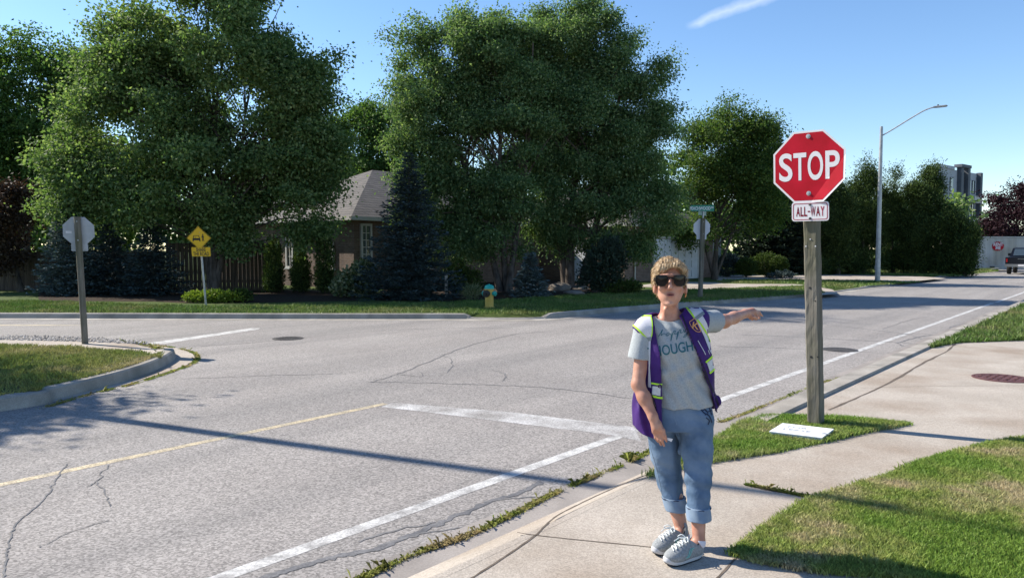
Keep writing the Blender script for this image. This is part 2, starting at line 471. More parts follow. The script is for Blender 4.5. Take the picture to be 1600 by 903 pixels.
# ---- left corner: kerb curling round, walk and grass behind it
lp_px = [(0, 643), (90, 624), (180, 601), (235, 583), (266, 568), (276, 558), (266, 549), (248, 543), (215, 536.5), (120, 531), (0, 529), (-300, 526), (-900, 524)]
l_pts = [Vector(UV(u, -9.68)) for u in (-30, -18, -8, -2)] + [Vector(q) for q in GX(lp_px, ZR)]
lpath = spline(l_pts, 6)
def left_h(i):
    f = i / 6.0
    if f < 9: return 0.03
    if f < 10: return 0.03 - 0.09 * (f - 9)
    return -0.075
HL = [left_h(i) for i in range(len(lpath))]
S("left_kerb", kerb_run(lpath, lambda i: [(0, ZR - .02), (0.035, HL[i] - .02), (0.06, HL[i]), (0.19, HL[i] + .005), (0.2, -.16)]).build("kerb", M_curb))
li = offset_path(lpath, 0.19)
S("corner_walk", loft([[(a.x, a.y, HL[i]) for i, a in enumerate(li)], [(a.x, a.y, .0) for a in offset_path(lpath, .45)]]).sheet([(a.x, a.y) for a in offset_path(lpath, .45)] + [(-60, 15)], 0.0).build("sidewalk", M_conc))
apron = GX([(60, 634), (140, 615), (200, 600), (240, 588), (275, 577), (298, 568), (306, 560), (300, 552), (285, 546), (262, 541), (238, 538), (236, 545), (262, 552), (262, 560), (220, 580), (120, 612), (60, 628)], ZR)
S("corner_gutter", MB().sheet(apron, ZR + .006).build("gutter", M_conc))
l_grass = GX([(-700, 548), (-300, 543), (0, 540), (120, 545), (215, 551), (243, 557), (250, 561)], .01)
lower = [tuple(q) for i, q in enumerate(offset_path(lpath, .2)) if 1.0 <= i / 6.0 <= 8.2]
l_grass = l_grass + [tuple(q) for q in reversed(lower)]
S("corner_lawn", MB().sheet(l_grass, 0.03).build("corner_lawn", M_turf_n))

# ---- near right side: gutter, low kerb, walk
npath = [Vector(UV(u, -3.25)) for u in (70, 50, 35, 26, 20, 17, 15, 14, 13, 12, 11, 10, 9.3, 8.6, 7.8, 7, 6, 5, 4, 3, 2, 1, 0, -2, -5, -12)]
def near_k(p):
    u = to_uv(p.x, p.y)[0]
    return min(1, max(0, (u - 5.6) / 1.6))
def near_prof(i):
    k = near_k(npath[i]); lerp = lambda a, b: a + (b - a) * k
    return [(0.0, ZR + .003), (0.28, ZR + .001), (lerp(.36, .30), lerp(-.088, -.105)), (lerp(.45, .335), lerp(-.045, .015)), (lerp(.54, .36), lerp(-.012, .03)), (lerp(.62, .575), lerp(.001, .034)), (.63, -.16)]
g_rows = kerb_run(npath, lambda i: near_prof(i)[:2])
S("near_gutter", g_rows.build("gutter", M_gutter))
cut_i = [i for i, q in enumerate(npath) if to_uv(q.x, q.y)[0] >= 6.5][-1]
far_part, near_part = npath[:cut_i + 1], npath[cut_i:]
S("near_kerb", kerb_run(far_part, lambda i: near_prof(i)[1:]).build("kerb", M_curb))
S("low_kerb", kerb_run(near_part, lambda i: near_prof(cut_i + i)[1:]).build("kerb", M_conc))
walk = [UV(u, -2.68) for u in (-12, 0, 6, 14.2)] + GX([(1490, 535), (1600, 531), (1900, 522)]) + [(40, 14), (40, -20)]
S("sidewalk", MB().sheet(walk, 0.0).build("sidewalk", M_conc))
lawn_r = [UV(u, -2.67) for u in (13.9, 20, 30, 50, 75)] + [(120, 40), (60, 14)] + GX([(1900, 523), (1600, 532), (1495, 536)])
S("lawn_right", MB().sheet(lawn_r, 0.012).build("lawn", M_turf_n))

# ---- soil under the two near grass patches
tri_px = [(1010, 745), (1060, 733), (1115, 722), (1165, 714), (1220, 706), (1290, 691), (1340, 679), (1385, 670), (1422, 663), (1380, 660), (1330, 657), (1290, 655), (1240, 652), (1195, 652), (1165, 660), (1140, 675), (1105, 697), (1060, 722)]
tri_g = GX(tri_px)
big_px = [(1143, 866), (1165, 848), (1200, 822), (1250, 792), (1285, 775), (1330, 762), (1375, 748), (1430, 727), (1490, 707), (1545, 695), (1600, 686), (1750, 655), (2000, 640), (2100, 900), (1800, 1000), (1600, 932), (1480, 914), (1400, 904), (1330, 898), (1275, 894), (1225, 886), (1180, 877)]
big_g = GX(big_px)
S("boulevard_soil", MB().sheet(tri_g, .006).build("ground_patch", M_turf_n))
S("yard_soil", MB().sheet(big_g, .006).build("ground_patch", M_turf_n))

# ---- driveways and mulch across the road
def flat(name, px, m, z=.008):
    return S(name, MB().sheet(GX(px, z), z).build(name, m))
flat("driveway", [(985, 447.5), (1045, 440), (1120, 441), (1130, 443), (1240, 444), (1262, 445.5), (1300, 452), (1310, 458.5), (1265, 462.5), (1250, 452), (1180, 452), (1080, 451.5)], M_conc)
flat("driveway", [(1120, 431), (1180, 429), (1235, 432), (1260, 427.5), (1440, 432), (1478, 434.5), (1408, 441.5), (1372, 440), (1290, 438.5), (1240, 437.5), (1120, 438)], M_conc)
flat("planting_bed", [(585, 470), (680, 470.5), (760, 471), (800, 470), (880, 464), (960, 459), (985, 452), (950, 440), (880, 436), (760, 440), (600, 452)], M_mulch)
flat("planting_bed", [(60, 470), (240, 471), (300, 474), (390, 473), (560, 470), (560, 455), (300, 450), (60, 455)], M_mulch)

# ---- painted lines
L = lambda uv0, uv1, wd: [UV(uv0[0], uv0[1] - wd / 2), UV(uv1[0], uv1[1] - wd / 2), UV(uv1[0], uv1[1] + wd / 2), UV(uv0[0], uv0[1] + wd / 2)]
S("edge_line", MB().sheet(L((-3, -3.74), (29, -3.74), .11), ZR + .0015).build("road_marking", M_white))
S("edge_line", MB().sheet(L((29.6, -3.7), (60, -3.7), .11), ZR + .0015).build("road_marking", M_white))
a, b = G(-60, 770, ZR), G(602, 630.5, ZR)
S("centre_line", MB().ribbon([tuple((a.lerp(b, t / 8))[:2]) for t in range(9)], .095, ZR + .0015).build("road_marking", M_yellow))
sl = GX([(612, 629), (800, 644), (990, 667), (1002, 690), (960, 680), (800, 660.5), (700, 648), (596, 635.5)], ZR)
S("stop_line", MB().sheet(sl, ZR + .0019).build("road_marking", M_worn))
S("side_stop_line", MB().sheet(GX([(222, 537.2), (300, 526), (392, 512.6), (407, 512.8), (402, 514.8), (310, 528.5), (245, 538.6)], ZR), ZR + .0015).build("road_marking", M_white))
S("side_centre_line", MB().sheet(GX([(-300, 507), (60, 507.5), (150, 508.3), (60, 508.8), (-300, 508.5)], ZR), ZR + .0015).build("road_marking", M_yellow))

# ---- sealed and open cracks
rc = random.Random(3); crack_n = 0
def crack(name, px, wd, m, z=ZR + .0025, jit=0.5, n=7):
    pth = spline([Vector(q) for q in GX(px, z)], n)
    global crack_n
    crack_n += 1; z += .00008 * crack_n
    jit = jit * .7; out = []
    for i, p_ in enumerate(pth):
        sp = (pth[min(i + 1, len(pth) - 1)] - pth[max(i - 1, 0)]).length / 2; amp = min(.03, .28 * sp)
        out.append(p_ + Vector((rc.uniform(-amp, amp), rc.uniform(-amp, amp))))
    pth = out
    S(name, MB().ribbon([tuple(p) for p in pth], wd, z, jit, rc).build(name, m))
crack("crack_seal", [(400, 905), (455, 888), (520, 870), (585, 857), (640, 836), (700, 811), (770, 781), (810, 770), (846, 752)], .05, M_tar, n=9)
crack("crack_seal", [(590, 852), (640, 838), (700, 826), (742, 822)], .018, M_crack)
crack("crack_seal", [(755, 784), (800, 778), (870, 775)], .02, M_crack)
crack("crack_seal", [(560, 846), (600, 832), (680, 815)], .02, M_crack)
crack("crack_seal", [(1150, 498), (1220, 501), (1290, 507), (1360, 515), (1415, 522), (1440, 530)], .022, M_tar)
crack("crack_seal", [(1160, 523), (1240, 526), (1330, 531), (1405, 535), (1450, 539)], .026, M_tar)
crack("crack_seal", [(1120, 541), (1200, 543), (1290, 547), (1400, 552)], .018, M_crack)
crack("crack_seal", [(1402, 536), (1425, 529), (1450, 524), (1490, 525)], .03, M_tar)
crack("crack_seal", [(1404, 537), (1420, 542), (1455, 541), (1482, 534)], .024, M_tar)
crack("crack_seal", [(1400, 524), (1425, 521), (1475, 524)], .022, M_tar)
crack("crack_seal", [(1480, 514), (1495, 508), (1520, 504), (1550, 503)], .035, M_tar)
crack("crack_seal", [(1535, 495), (1560, 488), (1590, 481), (1600, 479)], .05, M_tar)
crack("crack_seal", [(1380, 514), (1420, 500), (1450, 495)], .015, M_crack)
crack("crack", [(578, 597), (610, 588), (645, 575), (690, 556), (740, 538), (800, 523), (850, 518)], .02, M_crack)
crack("crack", [(578, 597), (660, 598), (760, 601), (860, 606), (985, 622)], .02, M_crack)
crack("crack", [(700, 583), (705, 565), (690, 553)], .015, M_crack)
crack("crack", [(625, 585), (660, 588), (655, 580)], .015, M_crack)
crack("crack", [(785, 595), (790, 585), (770, 578)], .015, M_crack)
crack("crack", [(310, 541), (420, 533), (560, 519), (680, 513), (800, 512)], .02, M_crack)
crack("crack", [(280, 592), (400, 587), (520, 584)], .016, M_crack)
crack("crack", [(105, 724), (90, 745), (70, 778), (45, 800), (25, 818), (14, 850), (8, 880), (6, 903)], .011, M_tar, n=12)
crack("crack", [(170, 726), (150, 752), (135, 760)], .01, M_tar)
crack("crack", [(150, 752), (165, 775), (172, 790)], .01, M_tar)
crack("crack", [(60, 855), (110, 830), (170, 812)], .008, M_crack)
# ---- joints in the walk
def joint(px, wd, jit=0.2):
    pth = spline([Vector(q) for q in GX(px, .003)], 6)
    S("joint", MB().ribbon([tuple(p) for p in pth], wd, .0022, jit, rc).build("expansion_joint", M_joint))
joint([(700, 922), (735, 903), (790, 868), (836, 836), (850, 822), (872, 804), (905, 787), (950, 766), (1000, 745), (1040, 733)], .013)
joint([(808, 831), (836, 835), (900, 842), (1010, 853), (1060, 860)], .009)
joint([(1105, 915), (1125, 898), (1150, 870)], .013)
joint([(1165, 757), (1190, 763), (1230, 770), (1270, 778)], .02, .5)
joint([(1345, 606), (1450, 603), (1600, 602)], .006)
joint([(1295, 640), (1335, 623), (1400, 592), (1440, 568), (1480, 548), (1493, 536)], .03, .5)

# ---- iron covers
M_iron = mat("cast_iron", (0.05, 0.047, 0.047), (0.1, 0.095, 0.09), 12, 0.6, metal=.4, bump=.3)
M_rust = mat("rusty_iron", (0.085, 0.035, 0.035), (0.16, 0.07, 0.062), 10, 0.7, metal=.3, bump=.3)
def cover(c, r_, z, m, label, nm="manhole_cover"):
    t = thing(nm, label, "manhole cover" if nm == "manhole_cover" else "drain grate", (c[0], c[1], z))
    mb = MB().lathe([(r_ * .9, 0.001), (r_ * .9, .006), (r_ * .87, .009), (0.001, .009)], (c[0], c[1], z), n=36)
    for i in range(-5, 6):
        for j in range(-5, 6):
            x, y = i * r_ * .16, j * r_ * .16
            if x * x + y * y < (r_ * .8) ** 2 and (i + j) % 2 == 0:
                mb.box((c[0] + x, c[1] + y, z + .012), (r_ * .13, r_ * .05, .006), Matrix.Rotation(.6 if i % 2 else -.6, 3, 'Z'))
    mb.build("lid", m, t)
    MB().lathe([(r_, 0.001), (r_, .008), (r_ * .92, .008), (r_ * .92, .001)], (c[0], c[1], z), n=36).build("rim", m, t)
cover(G(1566, 591, 0), .34, 0.0, M_rust, "round rusty brown manhole cover set in the concrete sidewalk")
cover(G(450, 529, ZR), .3, ZR, M_iron, "round dark manhole cover in the road between the left corner and the far kerb")
gc = G(1312, 546.5, ZR)
t = thing("drain_grate", "dark slotted drain grate in the road beside the white line, behind the stop sign post", "drain grate", (gc.x, gc.y, ZR))
MB().lathe([(.3, .001), (.3, .008), (.26, .008), (.26, .001)], (gc.x, gc.y, ZR), n=32).build("frame", M_iron, t)
mb = MB()
for i in range(-5, 6):
    hl = math.sqrt(max(0, .255 ** 2 - (i * .045) ** 2))
    if hl > .03: mb.box((gc.x + i * .045, gc.y, ZR + .005), (.026, 2 * hl, .008))
mb.build("grating", M_iron, t)

# ---- blades of grass
def blades(name, poly, n, h, wd, m, z, seed, label=None, edge_boost=0.0, lean=0.6):
    r_ = np.random.default_rng(seed); poly = np.asarray(poly)
    lo, hi = poly.min(0), poly.max(0)
    X = r_.uniform(lo[0], hi[0], n * 3); Y = r_.uniform(lo[1], hi[1], n * 3)
    k = inside(poly, X, Y); X, Y = X[k][:n], Y[k][:n]
    if edge_boost > 0:
        seg = r_.integers(0, len(poly), int(n * edge_boost)); t = r_.uniform(0, 1, len(seg))
        A, B = poly[seg], poly[(seg + 1) % len(poly)]
        E = A + (B - A) * t[:, None] + r_.normal(0, .018, (len(seg), 2))
        X = np.concatenate([X, E[:, 0]]); Y = np.concatenate([Y, E[:, 1]])
    n = len(X)
    H = h * r_.uniform(.45, 1.15, n) * (1 + .35 * np.sin(X * 5.1 + 1.3 * np.sin(Y * 3.7)) * np.sin(Y * 4.3))
    th = r_.uniform(0, 2 * np.pi, n); ln = r_.uniform(.1, lean * 1.6, n) * H
    W = wd * r_.uniform(.6, 1.3, n); ph = r_.uniform(0, 2 * np.pi, n)
    b = np.stack([X, Y, np.full(n, z)], 1)
    sd = np.stack([np.cos(ph), np.sin(ph), np.zeros(n)], 1) * (W / 2)[:, None]
    dirv = np.stack([np.cos(th), np.sin(th), np.zeros(n)], 1)
    mid = b + dirv * (ln * .35)[:, None] + np.array([0, 0, 1.]) * (H * .6)[:, None]
    tip = b + dirv * ln[:, None] + np.array([0, 0, 1.]) * H[:, None]
    V = np.stack([b - sd, b + sd, mid + sd * .8, tip, mid - sd * .8], 1).reshape(-1, 3)
    F = np.arange(n * 5).reshape(n, 5)
    o = np_obj(name, V, F, m, nv=5)
    return tag(o, label, "grass" if label else None, kind='stuff')
M_blade = grass_mat("grass_near", (0.2, 0.31, 0.055), (0.31, 0.36, 0.1), (0.52, 0.44, 0.26), 0.95, 0.435, 0.62, trans=.4)
M_bladeB = grass_mat("grass_strip", (0.19, 0.31, 0.05), (0.27, 0.34, 0.085), (0.45, 0.4, 0.22), 1.6, 0.42, 0.66)
M_bladeL = grass_mat("grass_corner", (0.19, 0.24, 0.055), (0.3, 0.3, 0.1), (0.46, 0.39, 0.19), 0.8, 0.42, 0.68)
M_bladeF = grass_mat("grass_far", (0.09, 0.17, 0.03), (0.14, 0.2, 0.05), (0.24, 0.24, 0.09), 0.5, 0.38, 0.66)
vis = [q for q in big_px if q[0] <= 1750]
yard_v = GX([(x, y) for x, y in [(1143, 866), (1165, 848), (1200, 822), (1250, 792), (1285, 775), (1330, 762), (1375, 748), (1430, 727), (1490, 707), (1545, 695), (1600, 686), (1720, 660), (1760, 960), (1600, 932), (1480, 914), (1400, 904), (1330, 898), (1275, 894), (1225, 886), (1180, 877)]])
blades("grass", yard_v, 120000, .034, .006, M_blade, .004, 1, "green lawn with dry straw patches at the lower right beside the sidewalk", .06)
blades("grass", tri_g, 30000, .045, .0062, M_bladeB, .004, 2, "wedge of green grass between the kerb and the sidewalk at the foot of the stop sign post", .15)
lg_v = [q for q in l_grass]
blades("grass", GX([(-160, 541), (0, 540), (120, 545), (215, 551), (243, 557), (250, 561)], .01) + [tuple(q) for i, q in reversed(list(enumerate(offset_path(lpath, .17)))) if 2.6 <= i / 6.0 <= 8.2], 60000, .06, .012, M_bladeL, .02, 3, "yellowing grass of the left street corner inside the curved kerb", .05)
rg = [UV(u, -2.66) for u in (14.0, 18, 24, 30, 40)] + GX([(1750, 470), (1700, 527), (1600, 532), (1495, 536)])
blades("grass", rg, 45000, .085, .014, M_bladeF, .008, 4, "strip of grass at the right edge beyond the sidewalk and manhole cover", .05)
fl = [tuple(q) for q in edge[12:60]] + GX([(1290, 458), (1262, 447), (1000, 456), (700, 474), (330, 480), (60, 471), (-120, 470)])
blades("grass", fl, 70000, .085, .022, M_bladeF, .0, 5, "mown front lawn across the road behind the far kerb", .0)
fr = GX([(1240, 437), (1290, 438), (1440, 441), (1300, 451), (1250, 443), (1120, 442), (1130, 438)])
blades("grass", fr, 8000, .085, .035, M_bladeF, .0, 6, "grass island between the two driveways across the road", .0)
fr2 = GX([(1240, 432), (1260, 427), (1440, 431.5), (1500, 431), (1560, 424), (1560, 421), (1500, 425), (1290, 424), (1120, 429)])
blades("grass", fr2, 12000, .1, .05, M_bladeF, .0, 7, "grass in front of the tall evergreen screen by the far driveway", .0)

# ---- weeds along the gutter joint, round the left kerb and in the walk joints
M_weed = grass_mat("weed", (0.2, 0.3, 0.05), (0.32, 0.35, 0.09), (0.45, 0.37, 0.19), 3.0, 0.38, 0.62)
def weeds(px, z, dens, h, wd, spread, seed, label):
    r_ = np.random.default_rng(seed); pth = np.array([tuple(p) for p in spline([Vector(q) for q in GX(px, z)], 20)])
    seg = r_.integers(0, len(pth) - 1, dens * len(pth)); t = r_.uniform(0, 1, len(seg))
    C = pth[seg] + (pth[seg + 1] - pth[seg]) * t[:, None]
    keep = np.array([mnoise.noise(Vector((x * 4.2 + seed, y * 4.2, 0))) for x, y in C]) > r_.uniform(-.42, .2, len(C))
    C = C[keep] + r_.normal(0, spread, (keep.sum(), 2))
    n = len(C); H = h * r_.uniform(.3, 1.3, n); H[r_.uniform(0, 1, n) > .985] *= 2.6
    th = r_.uniform(0, 2 * np.pi, n); ln = H * r_.uniform(.3, 1.3, n); W = wd * r_.uniform(.5, 1.4, n)
    b = np.stack([C[:, 0], C[:, 1], np.full(n, z)], 1)
    d = np.stack([np.cos(th), np.sin(th), np.zeros(n)], 1); s = np.stack([-np.sin(th), np.cos(th), np.zeros(n)], 1) * (W / 2)[:, None]
    up = np.array([0, 0, 1.])
    mid = b + d * (ln * .45)[:, None] + up * (H * .75)[:, None]; tip = b + d * ln[:, None] + up * (H * r_.uniform(.5, 1.05, n))[:, None]
    V = np.stack([b - s * .6, b + s * .6, mid + s, tip, mid - s], 1).reshape(-1, 3)
    tag(np_obj("weeds", V, np.arange(n * 5).reshape(n, 5), M_weed, nv=5), label, "weeds", kind='stuff')
weeds([(545, 915), (600, 888), (660, 862), (720, 842), (770, 820), (830, 790), (880, 765), (930, 745), (985, 722), (1025, 700)], ZR, 90, .02, .0028, .014, 11, "weeds growing along the joint of road and gutter at the lower left of the woman")
weeds([(985, 722), (998, 708)], ZR, 34, .075, .0035, .02, 12, "taller weed tuft in the gutter joint just left of the woman's legs")
weeds([(1125, 660), (1160, 648), (1200, 632), (1280, 600), (1330, 585), (1400, 560), (1440, 540), (1485, 522)], ZR, 40, .018, .004, .014, 13, "dry weeds along the gutter joint behind the stop sign post")
weeds([(60, 640), (140, 617), (205, 601), (245, 589), (280, 577), (300, 569), (309, 560), (303, 552), (280, 545), (240, 539)], ZR, 60, .02, .006, .02, 14, "weeds round the edge of the left corner gutter")
weeds([(190, 535), (230, 540), (252, 548), (262, 553)], -.02, 40, .03, .007, .04, 15, "weeds at the broken end of the left corner kerb")
weeds([(1168, 758), (1200, 764), (1235, 771), (1270, 778)], 0.0, 60, .016, .004, .008, 16, "weeds in the sidewalk joint between the woman and the lawn")
# ---- gravel beside the left walk
M_gravel = leaf_mat("gravel_stone", [(0.16, 0.15, 0.14), (0.3, 0.28, 0.26), (0.5, 0.47, 0.44)], rough=.9, trans=0)
r_ = np.random.default_rng(21)
gp = np.asarray(GX([(-400, 524), (0, 526), (120, 528), (228, 535), (236, 540), (130, 535.5), (0, 532.5), (-400, 531)], -.02))
X = r_.uniform(gp[:, 0].min(), gp[:, 0].max(), 16000); Y = r_.uniform(gp[:, 1].min(), gp[:, 1].max(), 16000); k = inside(gp, X, Y); X, Y = X[k][:4200], Y[k][:4200]
Vs, Fs = [], []
octv = np.array([(1, 0, 0), (-1, 0, 0), (0, 1, 0), (0, -1, 0), (0, 0, 1), (0, 0, -1)], float); octf = np.array([(0, 2, 4), (2, 1, 4), (1, 3, 4), (3, 0, 4), (2, 0, 5), (1, 2, 5), (3, 1, 5), (0, 3, 5)])
for i in range(len(X)):
    s = r_.uniform(.012, .034); q = octv * r_.uniform(.6, 1.3, (6, 3)) * s; a = r_.uniform(0, 6.28); c_, s_ = math.cos(a), math.sin(a)
    q = q @ np.array([(c_, s_, 0), (-s_, c_, 0), (0, 0, 1)]); Vs.append(q + (X[i], Y[i], .0)); Fs.append(octf + 6 * i)
tag(np_obj("gravel", np.concatenate(Vs), np.concatenate(Fs), M_gravel, nv=3), "strip of grey gravel stones between the left walk and the side street", "gravel", kind='stuff')
# ================================================================== trees and shrubs
M_bark = mat("bark", (0.05, 0.043, 0.036), (0.12, 0.1, 0.085), 3.5, 0.95, bump=.8, bscale=14, stretch=(3, 3, .6), spec=.1)
M_birch = mat("birch_bark", (0.055, 0.046, 0.04), (0.15, 0.125, 0.105), 3.0, 0.9, bump=.6, bscale=10, stretch=(2, 2, .8), spec=.1)
M_maple = leaf_mat("maple_leaf", [(0.056, 0.106, 0.039), (0.102, 0.168, 0.059), (0.163, 0.233, 0.090), (0.269, 0.325, 0.148)])
M_birchl = leaf_mat("birch_leaf", [(0.050, 0.103, 0.043), (0.094, 0.163, 0.066), (0.156, 0.231, 0.099), (0.254, 0.319, 0.157)])
M_light = leaf_mat("ash_leaf", [(0.040, 0.091, 0.027), (0.082, 0.150, 0.039), (0.143, 0.208, 0.066)])
M_locust = leaf_mat("locust_leaf", [(0.036, 0.078, 0.021), (0.068, 0.122, 0.031), (0.156, 0.204, 0.057)])
M_copper = leaf_mat("copper_leaf", [(0.032, 0.022, 0.016), (0.055, 0.036, 0.025), (0.085, 0.066, 0.042)], trans=.2, tcol=(1.4, 1.0, .7))
M_purple = leaf_mat("purple_leaf", [(0.018, 0.008, 0.011), (0.03, 0.012, 0.017), (0.05, 0.024, 0.028)], trans=.12, tcol=(1.1, .6, .7))
M_bluesp = leaf_mat("blue_spruce_needle", [(0.03, 0.045, 0.042), (0.05, 0.075, 0.075), (0.085, 0.12, 0.12)], rough=.7, trans=.06, tcol=(1, 1.1, 1))
M_silver = leaf_mat("silver_spruce_needle", [(0.06, 0.085, 0.08), (0.1, 0.14, 0.135), (0.17, 0.22, 0.21)], rough=.7, trans=.06, tcol=(1, 1.1, 1))
M_darksp = leaf_mat("spruce_needle", [(0.018, 0.03, 0.02), (0.03, 0.048, 0.03), (0.05, 0.075, 0.05)], rough=.7, trans=.05, tcol=(1, 1.1, .8))
M_cedar = leaf_mat("cedar_spray", [(0.023, 0.040, 0.012), (0.045, 0.075, 0.022), (0.112, 0.163, 0.046)], rough=.7, trans=.2)
M_shrub = leaf_mat("shrub_leaf", [(0.03, 0.055, 0.012), (0.05, 0.08, 0.018), (0.085, 0.115, 0.03)], trans=.25)
M_yelleaf = leaf_mat("perennial_leaf", [(0.11, 0.17, 0.02), (0.16, 0.22, 0.03), (0.22, 0.27, 0.05)], trans=.3)
M_pale = leaf_mat("hydrangea_leaf", [(0.05, 0.08, 0.03), (0.12, 0.15, 0.07), (0.35, 0.36, 0.24)], trans=.3)

def unit(r_, n):
    v = r_.normal(0, 1, (n, 3)); return v / np.linalg.norm(v, axis=1)[:, None]
def leaf_quads(C, r_, Ln, Wd, tb, nb, tw=1.0, nw=1.0, fold=.12):
    """C leaf bases; tb/nb bias of the leaf's direction and of its normal"""
    n = len(C)
    t = unit(r_, n) * tw + tb; t /= np.linalg.norm(t, axis=1)[:, None] + 1e-9
    nn = unit(r_, n) * nw + nb
    s = np.cross(nn, t); s /= np.linalg.norm(s, axis=1)[:, None] + 1e-9
    up = np.cross(t, s)
    L_ = (Ln * r_.uniform(.6, 1.3, n))[:, None]; W_ = (Wd * r_.uniform(.65, 1.3, n))[:, None]
    m = C + t * L_ * .45 - up * L_ * fold
    V = np.stack([C, m + s * W_ / 2, C + t * L_, m - s * W_ / 2], 1)
    return V.reshape(-1, 3)
def ell_points(r_, lobes, n, shell=2.0, gap_scale=1.2, gap=-0.25, seed=0.0):
    wgt = np.array([(a[3] * a[4] * a[5]) ** (2 / 3.) for a in lobes]); wgt /= wgt.sum()
    out = []
    while len(out) < n:
        i = r_.choice(len(lobes), p=wgt); c = lobes[i]
        d = r_.normal(0, 1, 3); d /= np.linalg.norm(d)
        rr = r_.uniform(0, 1) ** (1 / (shell + 1)) * r_.uniform(.92, 1.1)
        p = np.array([c[0] + d[0] * rr * c[3], c[1] + d[1] * rr * c[4], c[2] + d[2] * rr * c[5]])
        if p[2] < .1: continue
        if mnoise.noise(Vector((p[0] / gap_scale + seed, p[1] / gap_scale, p[2] / gap_scale))) < gap: continue
        out.append(p)
        # now and then a sprig that sticks out of the crown
        if rr > .9 and r_.uniform() < .12: out.append(np.array([c[j] + (p[j] - c[j]) * 1.17 for j in range(3)]))
    return np.array(out)
def px_lobes(lst, Y):
    out = []
    for a in lst:
        px, py, rx, ry = a[:4]; dy = a[4] if len(a) > 4 else 0.0; dep = a[5] if len(a) > 5 else .85
        c = P(px, py, Y + dy); k = (Y + dy) / FPX
        out.append((c.x, c.y, c.z, rx * k, (rx + ry) / 2 * k * dep, ry * k))
    return out
def limb(mb, a, b, r0, r1, r_, n=6, sag=0.12):
    a, b = np.array(a), np.array(b); pts, rad = [], []
    ln = np.linalg.norm(b - a); off = r_.normal(0, ln * .05, 3)
    for i in range(n + 1):
        t = i / n
        p = a + (b - a) * t + off * math.sin(math.pi * t); p[2] += math.sin(math.pi * t) * ln * sag
        pts.append(tuple(p)); rad.append(r0 + (r1 - r0) * t)
    mb.tube(pts, rad, 7)
def broad_tree(name, label, base, lobes, ncl, per, sig, Ln, Wd, m, bark, seed, stems=None, tr=.16, group=None, gap=-.25, gap_scale=1.2,
               shell=2.0, droop=-.45, nlimb=26, cat="tree", flat=.6, bough=1.0):
    r_ = np.random.default_rng(seed)
    t = thing(name, label, cat, base, group)
    k_ = 16                                                             # boughs first, then the sprays of leaves on each bough
    mr = float(np.mean([a[3] for a in lobes])); br = min(.95, mr * .42) * bough
    shrunk = [(a[0], a[1], a[2], max(.15, a[3] - br * .42), max(.15, a[4] - br * .42), max(.15, a[5] - br * .35)) for a in lobes]
    BG = ell_points(r_, shrunk, max(8, ncl // k_), shell, gap_scale, gap, seed * 1.7)
    n_ = len(BG); bs = br * r_.uniform(.5, 1.25, n_)
    dd = unit(r_, n_ * k_) * (r_.uniform(0, 1, n_ * k_) ** .5)[:, None]
    C = np.repeat(BG, k_, 0) + dd * np.repeat(bs, k_)[:, None] * np.array([1, 1, .72])
    cen_ = BG.mean(0); ow = np.repeat(BG - cen_, k_, 0); ow[:, 2] = np.abs(ow[:, 2]) * .3
    ow /= np.linalg.norm(ow, axis=1)[:, None] + 1e-9
    C += ow * (np.maximum(0, (dd * ow).sum(1)) * np.repeat(bs, k_) * .7)[:, None]   # boughs reach outwards
    C = C[C[:, 2] > .3]
    mean = C.mean(0)
    mb = MB()
    zc = C[:, 2].min(); top = C[:, 2].max()
    for (bx, by, tx, ty, tz, r0) in (stems or [(0, 0, mean[0] - base[0], 0, top * .8, tr)]):
        a = np.array([base[0] + bx, base[1] + by, base[2] - .05]); b = np.array([base[0] + tx, base[1] + ty, tz])
        pts, rad = [], []
        for i in range(9):
            q = i / 8; p = a + (b - a) * q; p[:2] += np.sin(q * 5 + seed + bx * 9) * .05 * (b[2] - a[2]) * .25
            pts.append(p); rad.append(r0 * (1.25 if i == 0 else 1) * (1 - q) + .02)
        mb.tube([tuple(p) for p in pts], rad, 10)
        sel = r_.choice(len(C), min(nlimb, len(C)), replace=False)
        for k in sel:
            q = min(.95, max(.22, (C[k][2] - a[2]) / (b[2] - a[2]) * r_.uniform(.45, .75)))
            i = int(q * 8); f = q * 8 - i; s = pts[i] * (1 - f) + pts[min(i + 1, 8)] * f
            limb(mb, s, C[k], r0 * (1 - q) * .45 + .012, .006, r_)
    mb.build("trunk", bark, t, smooth=True)
    n = len(C) * per
    off = r_.normal(0, 1, (n, 3)) * np.array([sig, sig, sig * flat])
    big = np.repeat(r_.uniform(.6, 1.35, len(C)), per)[:, None]
    ctr = np.repeat(C, per, 0)
    LC = ctr + off * big
    out = LC - ctr; out /= np.linalg.norm(out, axis=1)[:, None] + 1e-9
    V = leaf_quads(LC, r_, Ln, Wd, out * .7 + np.array([0, 0, droop]), np.array([0, 0, .8]))
    np_obj("crown", V, np.arange(len(V)).reshape(-1, 4), m, t)
    return t
